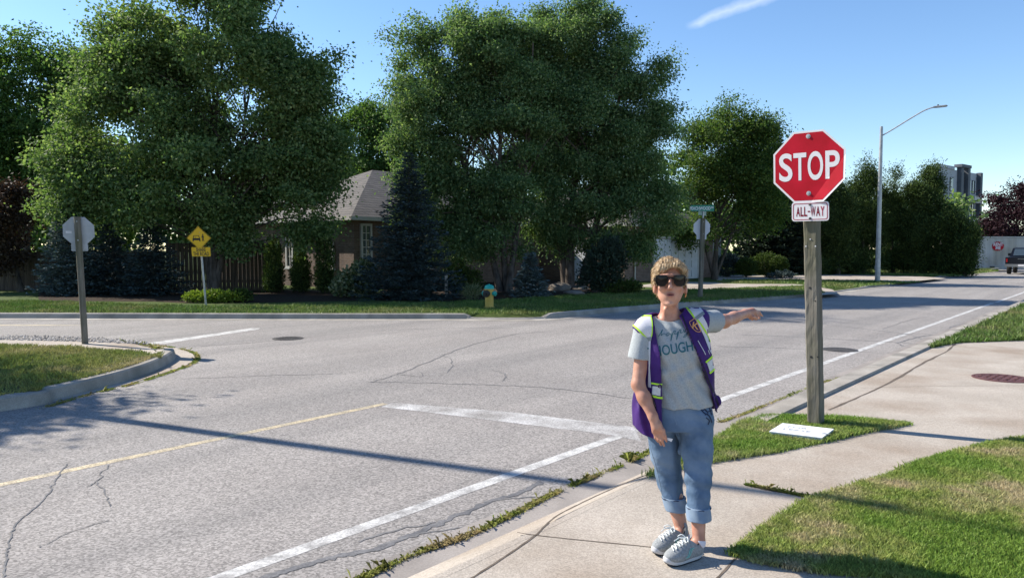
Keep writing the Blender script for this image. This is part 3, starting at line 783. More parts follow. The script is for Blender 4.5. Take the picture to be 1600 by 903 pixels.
def spruce(name, label, base, H, R, m, seed, group=None, whorl=.16, dens=1.0, cat="spruce tree", sprig=.15):
    r_ = np.random.default_rng(seed); t = thing(name, label, cat, base, group)
    MB().tube([(base[0], base[1], base[2] - .05), (base[0], base[1], base[2] + H * .97)], [max(.04, H * .018), .008], 8).build("trunk", M_bark, t, smooth=True)
    C, T = [], []
    z = .12
    while z < H * .985:
        f = z / H; Lb = R * (1 - f) ** .85 + .05
        nb = max(4, int(5 + 9 * (1 - f)))
        a0 = r_.uniform(0, 6.28)
        for k in range(nb):
            a = a0 + 6.283 * k / nb + r_.normal(0, .12); L_ = Lb * r_.uniform(.72, 1.12)
            d = np.array([math.cos(a), math.sin(a), 0]); sd = np.array([-d[1], d[0], 0])
            zz = z + r_.normal(0, .04)
            ns = max(3, int(L_ / .085 * dens))
            for i in range(ns):
                q = (i + .5) / ns
                dz = -.28 * L_ * q + .2 * L_ * q * q * q
                p = np.array([base[0], base[1], base[2] + zz]) + d * L_ * q + np.array([0, 0, dz])
                w_ = (1 - q) * .34 * L_ + .05
                for sgn in (-1, 1, 0):
                    e = sd * sgn * r_.uniform(.15, 1) * w_
                    for rep in range(2):
                        C.append(p + e + r_.normal(0, .03, 3)); T.append(d * 1.0 + sd * sgn * .9 + np.array([0, 0, -.12 + .25 * q]))
        z += whorl * (1 - .45 * f) * r_.uniform(.8, 1.2)
    C, T = np.array(C), np.array(T)
    V = leaf_quads(C, r_, sprig, sprig * .38, T, np.array([0, 0, 1.0]), tw=.45, nw=.8, fold=-.04)
    np_obj("crown", V, np.arange(len(V)).reshape(-1, 4), m, t)
    return t
def bush(name, label, base, lobes, n, Ln, Wd, m, seed, cat="shrub", group=None, shell=3.0, up=.5, sig=.05, per=4, stem=True, gap=-.9):
    r_ = np.random.default_rng(seed); t = thing(name, label, cat, base, group)
    C = ell_points(r_, lobes, n // per, shell, .5, gap, seed)
    mb = MB()
    if stem:
        for k in r_.choice(len(C), min(9, len(C)), replace=False):
            limb(mb, (base[0] + r_.normal(0, .03), base[1] + r_.normal(0, .03), base[2] - .03), C[k], .018, .005, r_, 4)
        mb.build("stem", M_bark, t)
    LC = np.repeat(C, per, 0) + r_.normal(0, sig, (len(C) * per, 3))
    cen = np.array([np.mean([l_[0] for l_ in lobes]), np.mean([l_[1] for l_ in lobes]), np.mean([l_[2] for l_ in lobes])])
    o = LC - cen; o /= np.linalg.norm(o, axis=1)[:, None] + 1e-9
    V = leaf_quads(LC, r_, Ln, Wd, o * .8 + np.array([0, 0, up]), o * .8 + np.array([0, 0, .3]))
    np_obj("crown" if cat != "perennials" else "foliage", V, np.arange(len(V)).reshape(-1, 4), m, t)
    return t
def at(px, Y):
    return Vector(((px - 800) / FPX * Y, Y, 0.0))

# big maple on the left
mb_ = at(338, 27.6)
broad_tree("maple_tree", "large dark green maple spreading over the fence behind the yellow diamond sign", mb_,
    px_lobes([(330, 120, 135, 190), (205, 225, 125, 105), (425, 255, 95, 100), (340, -70, 110, 110), (140, 270, 82, 55), (300, 320, 165, 52), (450, 135, 62, 95), (240, 80, 85, 95), (470, 300, 62, 45), (515, 290, 32, 48), (380, 365, 60, 36), (250, 360, 70, 34), (150, 330, 60, 35), (110, 250, 50, 50), (470, 360, 50, 25), (462, 200, 62, 80), (478, 130, 42, 70), (190, 135, 70, 70), (500, 240, 40, 60)], 27.6),
    6000, 46, .27, .125, .09, M_maple, M_bark, 5, tr=.2, bough=.85, gap=-.3, gap_scale=1.3, nlimb=40,
    stems=[(0, 0, -.1, .2, 9.0, .2), (0, 0, -1.6, .3, 7.0, .12), (0, 0, 1.4, -.3, 7.0, .12)])
broad_tree("ash_tree", "pale green tree at the left edge behind the big maple", at(40, 35), px_lobes([(70, 150, 85, 85), (20, 100, 55, 45), (10, 230, 90, 90), (100, 110, 55, 50), (-60, 170, 90, 110), (50, 235, 90, 75), (20, 300, 75, 60), (110, 180, 55, 85)], 35),
    1700, 44, .34, .15, .105, M_light, M_bark, 6, gap=-.3)
broad_tree("copper_beech", "reddish brown leaved tree at the left edge beside the fence", at(30, 29), px_lobes([(14, 330, 44, 62), (8, 395, 48, 46), (-40, 340, 70, 80), (38, 305, 26, 34)], 29),
    420, 36, .26, .13, .09, M_copper, M_bark, 7, tr=.1, gap=-.4)
broad_tree("garden_tree", "round green tree rising behind the roof ridge of the brick house", at(575, 46), px_lobes([(565, 205, 55, 45), (530, 235, 40, 55), (610, 230, 55, 60), (575, 172, 30, 22), (580, 280, 80, 40), (540, 270, 40, 30), (600, 262, 60, 30)], 46),
    1000, 44, .36, .17, .12, M_light, M_bark, 8, gap=-.3)
# the two birch clumps
birch_g = "birch clumps in front of the brick house"
b1 = at(790, 29)
broad_tree("birch_tree", "tall loose birch clump with three thin leaning stems behind the yellow hydrant", b1,
    px_lobes([(650, 95, 52, 62), (715, 75, 72, 62), (790, 75, 70, 60), (690, 190, 78, 95), (790, 190, 85, 110), (700, 300, 85, 75), (790, 320, 85, 75), (745, 375, 62, 32), (640, 160, 35, 60), (800, 380, 50, 28), (690, 370, 40, 30), (635, 250, 40, 50), (665, 340, 40, 40), (665, 250, 62, 60), (760, 130, 95, 95)], 29),
    4700, 42, .25, .11, .07, M_birchl, M_birch, 9, bough=.7, gap=-.17, gap_scale=.9, nlimb=24, group=birch_g,
    stems=[(-.25, 0, -2.9, .3, 9.5, .11), (0, .1, -.2, 0, 10.4, .12), (.24, 0, 1.1, -.4, 9.5, .11)])
b2 = at(893, 30.5)
broad_tree("birch_tree", "tall birch clump with thick stems right of the hydrant, drooping towards the street sign", b2,
    px_lobes([(860, 65, 62, 58), (925, 55, 72, 52), (985, 105, 60, 62), (1005, 190, 52, 75), (935, 200, 90, 100), (860, 190, 75, 110), (930, 320, 100, 70), (1010, 310, 58, 62), (850, 340, 60, 55), (985, 375, 55, 32), (1035, 350, 25, 35), (900, 375, 45, 28), (945, 385, 40, 22), (890, 120, 95, 95), (980, 250, 75, 80)], 30.5),
    5300, 42, .25, .11, .065, M_birchl, M_birch, 10, bough=.7, gap=-.17, gap_scale=.9, nlimb=24, group=birch_g, droop=-.8,
    stems=[(-.3, 0, -1.6, .2, 9.8, .15), (0, .1, .4, .2, 10.9, .17), (.32, .05, 2.4, -.2, 9.8, .16)])
broad_tree("honey_locust", "spreading green tree between the birches and the stop sign, beside the garage", at(1118, 41), px_lobes([(1105, 235, 62, 60), (1150, 215, 62, 48), (1185, 265, 38, 62), (1130, 300, 75, 58), (1100, 365, 58, 32), (1175, 330, 50, 50)], 41),
    1700, 44, .32, .14, .085, M_locust, M_bark, 11, gap=-.25, gap_scale=1.6, tr=.14,
    stems=[(0, 0, .1, 0, 6.5, .15), (0, 0, -1.5, 0, 4.5, .08), (0, 0, 1.7, 0, 5.0, .08)])
# conifers
sg = "blue spruces along the left fence"
spruce("blue_spruce", "pointed blue spruce left of the leaning stop sign seen from behind", at(108, 27.2), 3.5, 1.35, M_silver, 21, sg)
spruce("blue_spruce", "broad low blue spruce directly behind the leaning stop sign pole", at(172, 27.5), 2.7, 1.35, M_bluesp, 22, sg)
spruce("blue_spruce", "bushy blue spruce at the left end of the tall fence, under the maple", at(236, 27.0), 2.8, 1.45, M_bluesp, 23, sg)
spruce("blue_spruce", "tall dark blue spruce at the corner of the brick house", at(640, 25.2), 4.9, 1.95, M_bluesp, 24, whorl=.13, sprig=.13, dens=1.2)
spruce("blue_spruce", "small silvery spruce between the two birch clumps", at(828, 26.3), 1.5, .78, M_silver, 25, whorl=.12)
spruce("spruce_tree", "tall pointed spruce just left of the red stop sign", at(1206, 50), 9.9, 3.0, M_darksp, 26, whorl=.22, sprig=.26, dens=.8)
spruce("spruce_tree", "dark spruce standing behind the stop sign post", at(1262, 52), 6.8, 3.2, M_darksp, 27, whorl=.22, sprig=.26, dens=.8)
def cedar(px, Y, lst, seed, label, m=M_cedar, ncl=520):
    broad_tree("evergreen_tree", label, at(px, Y), px_lobes([(a, b + 5, max(6, rx - 7), max(8, ry - 7)) for a, b, rx, ry in lst], Y), int(ncl * 1.6), 50, .22, .15, .055, m, M_bark, seed, tr=.12, gap=-.22, droop=.55, nlimb=6, flat=1.3,
               group="tall evergreen screen across the road", shell=2.5)
cedar(1310, 49, [(1308, 335, 34, 52), (1300, 400, 45, 34)], 31, "dark low evergreen at the left end of the tall screen, right of the stop sign")
cedar(1348, 50, [(1348, 300, 30, 42), (1348, 262, 13, 22), (1348, 360, 38, 55), (1345, 410, 38, 22)], 32, "evergreen with a pointed top left of the street lamp")
cedar(1395, 51, [(1393, 305, 32, 40), (1398, 275, 18, 18), (1395, 365, 38, 55), (1395, 410, 38, 22)], 33, "rounded evergreen directly behind the street lamp pole")
cedar(1440, 50, [(1440, 300, 30, 36), (1452, 264, 20, 22), (1462, 285, 16, 22), (1436, 350, 40, 50), (1440, 408, 42, 24)], 34, "tall olive green evergreen right of the street lamp", M_cedar, 640)
cedar(1484, 49, [(1478, 352, 34, 34), (1470, 318, 14, 24), (1485, 395, 36, 34)], 35, "evergreen in front of the grey apartment block")
cedar(1508, 48, [(1508, 372, 20, 32), (1506, 400, 18, 30)], 36, "narrow evergreen at the right end of the screen beside the white container", M_cedar, 330)
broad_tree("plum_tree", "dark purple leaved tree behind the white container at the right edge", at(1572, 74), px_lobes([(1574, 328, 32, 38), (1612, 322, 42, 40), (1562, 362, 24, 28), (1595, 375, 44, 26)], 74), 620, 40, .45, .22, .15, M_purple, M_bark, 41, gap=-.4, shell=2.5)
broad_tree("ash_tree", "small green tree between the apartment block and the purple tree", at(1528, 78), px_lobes([(1530, 368, 20, 22), (1540, 352, 12, 12), (1520, 388, 24, 20)], 78), 260, 46, .45, .2, .13, M_light, M_bark, 42, gap=-.5)
# trees further back that close the view between the crowns
hg = "trees standing far behind the house"
for i, (px, Y, lst, lab) in enumerate([
    (430, 62, [(430, 330, 120, 60), (330, 340, 90, 60), (480, 260, 60, 70)], "far tree seen through the maple, behind the brick house"),
    (130, 58, [(110, 340, 100, 80), (210, 330, 90, 80)], "far tree behind the fence at the left, between copper tree and maple"),
    (880, 66, [(860, 300, 130, 80), (980, 310, 90, 80), (740, 300, 80, 80)], "far dark tree closing the view behind the birches"),
    (1200, 70, [(1190, 340, 80, 70), (1270, 340, 70, 60), (1100, 340, 60, 60), (1130, 402, 60, 26), (1190, 402, 60, 26)], "far dark tree behind the spruces and the stop sign post"),
    (1420, 72, [(1370, 350, 90, 60), (1450, 350, 70, 60), (1360, 405, 80, 28), (1450, 405, 70, 28)], "far tree closing the view behind the evergreen screen")]):
    broad_tree("backdrop_tree", lab, at(px, Y), px_lobes(lst, Y), 520, 22, .8, .45, .32, M_maple, M_bark, 50 + i, gap=-.6, nlimb=4, group=hg)
# the tree beyond the left edge whose shade falls over the corner
broad_tree("street_tree", "leafy street tree just beyond the left edge that shades the corner grass", (-13.6, 11.6, 0),
    [(-13.6, 11.6, 5.2, 2.1, 2.3, 1.7), (-13.0, 10.8, 4.2, 2.0, 2.1, 1.3), (-13.8, 11.8, 6.6, 1.4, 1.5, 1.1)], 380, 34, .3, .15, .1, M_maple, M_bark, 61, tr=.13)
# shrubs
def one(px, py, rx, ry, Y, dy=0): return px_lobes([(px, py, rx, ry, dy)], Y)
cg = "columnar cedars against the brick wall"
for px, top, Y, lab, sd in ((428, 372, 28.5, "slim columnar cedar right of the maple trunk", 71), (470, 385, 28.8, "slim columnar cedar between the two narrow windows of the brick wall", 72), (507, 352, 28.0, "tallest columnar cedar, next to the tall white window", 73)):
    bush("columnar_cedar", lab, at(px, Y), px_lobes([(px, (top + 462) / 2, 11, (462 - top) / 2), (px, 440, 14, 24)], Y), 5200, .11, .045, M_cedar, sd, "cedar", cg, up=1.2)
bush("hydrangea_bush", "pale flowering bush under the tall white window of the brick house", at(553, 25.6), px_lobes([(548, 442, 24, 20), (566, 425, 20, 17), (572, 448, 18, 16), (535, 450, 14, 12)], 25.6), 3600, .12, .1, M_pale, 74)
bush("perennial_clump", "bright yellow green plants around the foot of the yellow diamond sign", at(332, 23.2), px_lobes([(330, 466, 36, 8), (312, 466, 22, 8), (355, 466, 25, 7)], 23.2), 3800, .1, .06, M_yelleaf, 75, "perennials", stem=False)
bush("shrub", "dark low shrub right of the yellow green plants", at(378, 23.4), px_lobes([(376, 465, 16, 9)], 23.4), 1200, .09, .06, M_shrub, 76)
bush("shrub", "big dark evergreen shrub to the right of the thick birch stems", at(945, 27.8), px_lobes([(945, 415, 32, 34), (940, 435, 36, 20), (955, 395, 22, 25)], 27.8), 6200, .12, .07, M_darksp, 77, up=.8)
bush("shrub", "low ground hugging plant beside the driveway behind the woman", at(985, 27.5), px_lobes([(985, 447, 18, 8), (965, 450, 22, 8)], 27.5), 1500, .1, .06, M_shrub, 78)
sgr = "clipped shrubs by the garage"
bush("clipped_shrub", "leftmost of the round clipped shrubs across the road", at(1166, 44), px_lobes([(1166, 417, 15, 12)], 44), 3600, .09, .06, M_shrub, 79, group=sgr, shell=12, sig=.03)
bush("clipped_shrub", "tallest of the round clipped shrubs, in the middle", at(1197, 44.6), px_lobes([(1197, 413, 24, 16)], 44.6), 6500, .09, .06, M_shrub, 80, group=sgr, shell=12, sig=.03)
bush("clipped_shrub", "rightmost of the round clipped shrubs, nearest the stop sign post", at(1218, 43.8), px_lobes([(1217, 415, 14, 13)], 43.8), 3600, .09, .06, M_shrub, 81, group=sgr, shell=12, sig=.03)
bush("dwarf_spruce", "mounded blue dwarf spruce beside the garage door", at(1137, 45), px_lobes([(1137, 407, 18, 9), (1134, 418, 22, 13)], 45), 3600, .13, .05, M_bluesp, 82)
bush("juniper", "low spreading juniper in front of the clipped shrubs", at(1222, 42.5), px_lobes([(1224, 430, 16, 5), (1212, 432, 12, 4)], 42.5), 1300, .13, .05, M_bluesp, 83, stem=False)
bush("shrub", "dark shrub between the blue spruce and the left birch stems", at(715, 27), px_lobes([(712, 432, 22, 26), (735, 440, 20, 18)], 27), 2800, .1, .07, M_shrub, 84)
bush("ornamental_grass", "tuft of pale grass just left of the hydrant", at(737, 23.9), px_lobes([(737, 458, 11, 8)], 23.9), 900, .2, .012, M_pale, 85, "ornamental grass", stem=False, up=1.0)
# ================================================================== buildings
M_brick = brick_mat("house_brick", (0.1, 0.058, 0.04), (0.17, 0.105, 0.075), (0.15, 0.125, 0.105), .22, .075)
M_shingle = brick_mat("roof_shingle", (0.075, 0.066, 0.06), (0.115, 0.102, 0.093), (0.03, 0.027, 0.025), .33, .12, .014, bump=.8)
M_trim = mat("white_trim", (0.42, 0.41, 0.385), (0.5, 0.49, 0.465), 3, .6)
M_door = mat("garage_door_paint", (0.5, 0.52, 0.54), (0.6, 0.62, 0.64), 2, .5)
M_glass = mat("window_glass", (0.05, 0.07, 0.085), rough=.06, spec=.9)
M_fence = mat("fence_wood", (0.055, 0.042, 0.034), (0.12, 0.095, 0.075), 2, .9, stretch=(9, 9, .7), bump=.5, bscale=8)
M_steel = mat("galvanised_steel", (0.3, 0.31, 0.32), (0.42, 0.43, 0.44), 6, .45, metal=.55)
M_alu = mat("sign_back_aluminium", (0.32, 0.33, 0.345), (0.42, 0.43, 0.445), 5, .5, metal=.3)

class Frame:
    """local x along the main road, y away from it (house orientation)"""
    def __init__(s, o): s.o = Vector(o); s.x = Vector((SU, SV, 0)); s.y = Vector((-SV, SU, 0))
    def p(s, a, b, c): return s.o + s.x * a + s.y * b + Vector((0, 0, c))
    @property
    def M(s): return Matrix(((s.x.x, s.y.x, 0), (s.x.y, s.y.y, 0), (0, 0, 1)))
ROTZ = math.atan2(SV, SU)
def house_obj(nm, label, o):
    t = thing(nm, label, "house", o); t.rotation_euler = (0, 0, ROTZ); OFF[t] = Vector((0, 0, 0)); return t   # its parts use the house's own axes
def hip(mb, x0, x1, y0, y1, z, rise, over=.45, th=.18):
    x0 -= over; x1 += over; y0 -= over; y1 += over
    d = (y1 - y0) / 2; long_x = (x1 - x0) > (y1 - y0)
    if not long_x: d = (x1 - x0) / 2
    base = [(x0, y0, z), (x1, y0, z), (x1, y1, z), (x0, y1, z)]
    low = [(a, b, z - th) for a, b, _ in base]
    if long_x: rid = [(x0 + d, (y0 + y1) / 2, z + rise), (x1 - d, (y0 + y1) / 2, z + rise)]; fs = [(0, 1, 9, 8), (1, 2, 9), (2, 3, 8, 9), (3, 0, 8)]
    else: rid = [((x0 + x1) / 2, y0 + d, z + rise), ((x0 + x1) / 2, y1 - d, z + rise)]; fs = [(0, 1, 8), (1, 2, 9, 8), (2, 3, 9), (3, 0, 8, 9)]
    mb.add(base + low + rid, fs)
    return [(x0, y0), (x1, y0), (x1, y1), (x0, y1)]
H0 = at(553, 31)
ht = house_obj("brick_house", "brown brick house with a grey hipped roof half hidden behind the birches and maple", H0)
WX, WY = 12.5, 11.0
e_z = 2.95
MB().box((WX / 2, WY / 2, e_z / 2), (WX, WY, e_z)).box((WX + 5, -.2, e_z / 2), (10.0, 10.4, e_z)).build("wall", M_brick, ht)
rb = MB(); ev = hip(rb, 0, WX, 0, WY, e_z + .06, 2.75)
ev2 = hip(rb, WX + .3, WX + 10, -5.4, 5.0, e_z + .02, 2.6)
rf = rb.build("roof", M_shingle, ht)
fb = MB()
for e, zz in ((ev, e_z + .06), (ev2, e_z + .02)):
    for i in range(4):
        (xa, ya), (xb, yb) = e[i], e[(i + 1) % 4]
        fb.box(((xa + xb) / 2, (ya + yb) / 2, zz - .075), (abs(xb - xa) + .06, abs(yb - ya) + .06, .16))
    xs, ys = [q[0] for q in e], [q[1] for q in e]
    fb.box(((min(xs) + max(xs)) / 2, (min(ys) + max(ys)) / 2, zz - .14), (max(xs) - min(xs) - .05, max(ys) - min(ys) - .05, .02))
fb.build("eaves", M_trim, rf)
def window(t, face, a, z0, w_, h_, nx, ny):
    """face 'F': the y=0 wall (towards the main road); 'L': the x=0 wall (towards the side street)"""
    def box(mb, da, dz, wa, wz, d, off):
        if face == 'F': mb.box((a + da, off, z0 + dz), (wa, d, wz))
        else: mb.box((off, a + da, z0 + dz), (d, wa, wz))
    m = MB()
    for sg in (-1, 1):
        box(m, sg * (w_ / 2), h_ / 2, .09, h_ + .18, .12, -.04); box(m, 0, h_ / 2 + sg * (h_ / 2 + .045), w_ - .09, .09, .12, -.04)
    f = m.build("window", M_trim, t)
    m = MB(); box(m, 0, h_ / 2, w_, h_, .03, -.02); m.build("pane", M_glass, f)
    m = MB()
    for i in range(1, nx): box(m, -w_ / 2 + w_ * i / nx, h_ / 2, .035, h_, .03, -.05)
    for i in range(1, ny): box(m, 0, h_ * i / ny, w_, .03, .024, -.052)
    m.build("glazing_bar", M_trim, f)
    m = MB(); box(m, 0, -.1, w_ + .25, .08, .16, -.07); m.build("sill", M_trim, f)
window(ht, 'F', .62, 1.15, .5, 1.5, 2, 5)
window(ht, 'F', 3.6, .9, 1.4, 1.5, 3, 4)
window(ht, 'L', 1.6, .9, .45, 1.0, 1, 2)
window(ht, 'L', 4.6, .9, .5, 1.3, 2, 3)
gd = MB(); gd.box((WX + 5.4, -5.44, 1.1), (4.9, .06, 2.2))
door = gd.build("garage_door", M_door, ht)
gp_ = MB()
for i in range(4):
    for j in range(6): gp_.box((WX + 3.4 + .8 * j, -5.49, .3 + .54 * i), (.66, .04, .38))
gp_.build("door_panel", M_door, door)
MB().box((WX + 2.85, -5.43, 1.12), (.14, .1, 2.24)).box((WX + 7.93, -5.43, 1.12), (.14, .1, 2.24)).box((WX + 5.4, -5.43, 2.3), (5.2, .1, .14)).build("door_frame", M_trim, door)
MB().box((WX - .05, -2.9, 1.05), (.1, .95, 2.1)).build("side_door", M_door, ht)
MB().tube([(WX + .9, -5.47, 0), (WX + .9, -5.47, e_z - .1)], .045, 8).build("downspout", M_trim, ht)

# neighbour's garage corner, white, right of the garage (behind the locust)
nt = house_obj("neighbour_garage", "white walled garage corner behind the far street sign pole", at(1062, 47))
MB().box((3, 3, 1.35), (6, 6, 2.7)).build("wall", M_door, nt)
rb = MB(); hip(rb, 0, 6, 0, 6, 2.75, 2.0); rb.build("roof", M_shingle, nt)
MB().box((3, -.03, 1.1), (4.6, .05, 2.2)).build("garage_door", M_trim, nt)

# wooden fences
def fence(name, label, a, b, h, seed):
    r_ = random.Random(seed); a, b = Vector(a), Vector(b); d = (b - a); Ln = d.length; d.normalize()
    t = thing(name, label, "fence", a); n = int(Ln / .15); nn = Vector((-d.y, d.x, 0)); M = Matrix(((d.x, nn.x, 0), (d.y, nn.y, 0), (0, 0, 1)))
    m = MB()
    for i in range(n):
        hh = h + r_.uniform(-.012, .012); m.box(a + d * (.15 * i + .075) + nn * r_.uniform(-.004, .004) + Vector((0, 0, hh / 2)), (.142, .02, hh), M)
    m.build("board", M_fence, t)
    m = MB()
    for z in (.4, h - .3): m.box((a + b) / 2 + nn * .035 + Vector((0, 0, z)), (Ln, .045, .09), M)
    m.build("rail", M_fence, t)
    for i in range(int(Ln / 2.4) + 1):
        MB().box(a + d * min(Ln, 2.4 * i) + nn * .06 + Vector((0, 0, h / 2 + .04)), (.1, .1, h + .08), M).build("post", M_fence, t)
fence("wooden_fence", "dark wooden board fence at the left edge, behind the copper tree and spruces", at(-160, 30), at(262, 30), 1.55, 1)
fence("wooden_fence", "tall dark board fence behind the maple trunk, joining the brick house", at(262, 28.6), at(440, 30.2), 1.9, 2)

# apartment block far away
M_apt = mat("apartment_render", (0.36, 0.38, 0.41), (0.44, 0.46, 0.49), .4, .85)
M_aptd = mat("apartment_dark_panel", (0.06, 0.07, 0.09), (0.1, 0.11, 0.13), .4, .7)
A0 = Vector((52.4, 95, 0))
ap = thing("apartment_building", "grey apartment block with dark pilasters rising above the evergreens", "building", A0); ap.rotation_euler = (0, 0, math.atan2(12.0, 14.6)); OFF[ap] = Vector((0, 0, 0))
AH = 12.4
MB().prism([(3.8, 0), (18.6, 0), (31.6, 5), (16.9, 5)], 0, AH).build("wall", M_apt, ap)
for x, hh in ((11.0, AH + .45), (13.4, AH + .45), (18.0, AH + .1)):
    MB().box((x, -.25, hh / 2), (.8, .6, hh)).build("pilaster", M_aptd, ap)
MB().box((12.0, -.2, AH + .6), (3.4, 1.0, .38)).build("canopy", M_aptd, ap)
MB().prism([(3.7, -.12), (9.4, -.12), (22.4, 4.9), (16.8, 4.9)], AH + .002, AH + .42).build("parapet", M_apt, ap)
MB().box((19.35, .75, 5.9), (1.5, 1.0, 11.8)).build("end_bay", M_trim, ap)
for x in (5.4, 8.6, 12.2, 14.8, 16.4):
    for z in (3.0, 6.2, 9.4):
        f = MB().box((x, -.04, z + 1), (.95, .1, 1.9)).build("window", M_aptd, ap)
        MB().box((x, -.1, z + 1), (.78, .04, 1.7)).build("pane", M_glass, f)
for z in (5.6, 8.6): MB().box((15.4, -.55, z), (2.6, 1.0, .95)).build("balcony", M_trim, ap)

# ================================================================== container
M_cont = mat("container_paint", (0.42, 0.41, 0.38), (0.5, 0.49, 0.46), .8, .6, c4=(0.36, 0.33, 0.27), c4scale=.5)
M_red = mat("sign_red", (0.34, 0.003, 0.012), (0.45, 0.005, 0.022), 5, .5, spec=.15, detail=9)
M_signw = mat("sign_white", (0.62, 0.6, 0.61), (0.7, 0.68, 0.69), 5, .4)
M_black = mat("black_paint", (0.012, 0.012, 0.014), rough=.5)
c0 = P(1496, 417.5, 60); c1 = P(1598, 414.5, 60.5)
c0.z = c1.z = .15
ct = thing("shipping_container", "off white shipping container with a red starburst on its side, behind the pickup", "container", c0)
cx = (c1 - c0).normalized(); cn = Vector((cx.y, -cx.x, 0)); CL, CH, CW = 6.1, 2.55, 2.4
CL = (c1 - c0).length + .4
m = MB(); n = int(CL / .14)
prof = []
for i in range(n + 1):
    a = CL * i / n; d = .0 if (i % 4) in (0, 1) else -.04; prof.append((a, d))
vs = []
for a, d in prof:
    q = c0 + cx * a + cn * d; vs += [(q.x, q.y, .15 + .18), (q.x, q.y, .15 + CH - .12)]
m.add(vs, [(2 * i, 2 * i + 2, 2 * i + 3, 2 * i + 1) for i in range(n)])
bk = -cn * CW
q = [c0, c0 + cx * CL, c0 + cx * CL + bk, c0 + bk]
m.add([(p.x, p.y, z) for z in (.2, .15 + CH - .05) for p in [x + cn * -.05 for x in q[:2]] + q[2:]], [(0, 4, 7, 3), (1, 2, 6, 5), (2, 3, 7, 6), (4, 5, 6, 7)])
m.build("wall", M_cont, ct)
R3 = Matrix(((cx.x, -cn.x, 0), (cx.y, -cn.y, 0), (0, 0, 1)))
m = MB()
m.box(c0 + cx * CL / 2 + cn * .0 + Vector((0, 0, .1)), (CL, .1, .18), R3).box(c0 + cx * CL / 2 + Vector((0, 0, CH - .05)), (CL, .1, .1), R3)
m.build("rail", M_cont, ct)
for a in (.04, CL - .04): MB().box(c0 + cx * a + cn * .01 + Vector((0, 0, CH / 2)), (.1, .1, CH), R3).build("corner_post", M_cont, ct)
for a in (.7, 2.95): MB().box(c0 + cx * a + cn * .055 + Vector((0, 0, .1)), (.42, .02, .11), R3).build("fork_pocket", M_black, ct)
uz = Vector((0, 0, 1))
so = c0 + cx * 3.42 + cn * .012 + Vector((0, 0, CH - .78))
star = [(.56 * (1 if i % 2 == 0 else .84) * math.cos(2 * math.pi * i / 40), .4 * (1 if i % 2 == 0 else .84) * math.sin(2 * math.pi * i / 40)) for i in range(40)]
bd = MB().plate(star, so, cx, uz, cn, 0, .012).build("starburst", M_red, ct)
m = MB(); put_text(m, "RENT", .34, so + uz * .13, cx, uz, cn, .016, 1.0, .012); put_text(m, "ME", .34, so - uz * .15, cx, uz, cn, .016, 1.0, .012); m.build("lettering", M_signw, bd)
for tx, sz, ax_, az_ in (("9696", .24, 1.15, 1.02), ("6-18", .2, 1.7, 1.62), ("18", .12, .3, .32)):
    m = MB(); put_text(m, tx, sz, c0 + cx * ax_ + cn * .012 + uz * az_, cx, uz, cn, 0, 1.1, .004); m.build("lettering", M_black, ct)
MB().box(c0 + cx * 1.35 + cn * .012 + uz * .84, (1.2, .006, .02), R3).build("painted_rule", M_black, ct)

# ================================================================== pickup
M_navy = mat("dark_car_paint", (0.006, 0.007, 0.012), rough=.3, spec=.35)
M_tyre = mat("tyre_rubber", (0.015, 0.015, 0.015), rough=.9)
M_tail = mat("tail_light", (0.3, 0.01, 0.012), rough=.25, spec=.6)
M_chrome = mat("bumper_chrome", (0.3, 0.3, 0.31), rough=.3, metal=.8)
pk0 = G(1604, 427, ZR); pk0.z = ZR
pk0 = Vector((pk0.x, pk0.y, ZR))
pk0 = P(1597, 400, 52.5); pk0.z = ZR + .02
pk = thing("pickup_truck", "dark pickup truck seen from behind at the right edge of the photo", "pickup truck", pk0)
pk.rotation_euler = (0, 0, math.atan2(SV, SU)); OFF[pk] = Vector((0, 0, 0))
def side(mb, prof, hw, inset=0.0, ztop=None):
    """side outline (x,z) extruded over the width, upper points pulled in for the tumblehome"""
    k = len(prof); vs = []
    for s in (-1, 1):
        for x, z in prof: vs.append((x, s * (hw - (inset * max(0, z - 1.15))), z))
    tr = tessellate_polygon([[Vector((x, z, 0)) for x, z in prof]])
    fs = [tuple(t) for t in tr] + [tuple(k + i for i in reversed(t)) for t in tr] + [(i, (i + 1) % k, k + (i + 1) % k, k + i) for i in range(k)]
    mb.add(vs, fs)
m = MB()
side(m, [(0, .55), (0, 1.2), (1.75, 1.22), (1.75, 1.25), (5.0, 1.25), (5.6, 1.1), (5.65, .55), (4.95, .5), (4.85, .85), (4.1, .85), (4.0, .5), (1.55, .5), (1.45, .85), (.75, .85), (.65, .5)], .99)
body = m.build("body", M_navy, pk, bevel=.02)
m = MB(); side(m, [(1.75, 1.2), (1.95, 1.86), (3.4, 1.9), (4.35, 1.25)], .95, .25); m.build("cab", M_navy, pk, bevel=.03)
m = MB(); m.add([(1.745, -.72, 1.32), (1.745, .72, 1.32), (1.925, .64, 1.8), (1.925, -.64, 1.8)], [(0, 1, 2, 3)])
m.v = [(x - .015, y, z) for x, y, z in m.v]; m.build("rear_window", M_glass, pk)
m = MB()
for s in (-1, 1):
    m.add([(2.05, s * .945, 1.3), (3.95, s * .945, 1.3), (3.3, s * .8, 1.8), (2.1, s * .8, 1.8)], [(0, 1, 2, 3)])
m.build("side_window", M_glass, pk)
MB().box((-.015, 0, .92), (.03, 1.6, .5)).build("tailgate", M_navy, pk, bevel=.01)
MB().box((-.09, 0, .62), (.16, 1.98, .2)).build("bumper", M_chrome, pk, bevel=.02)
MB().box((-.18, 0, .63), (.02, .4, .13)).build("licence_plate", M_signw, pk)
MB().box((-.035, 0, 1.08), (.02, .5, .03)).build("tailgate_trim", M_chrome, pk)
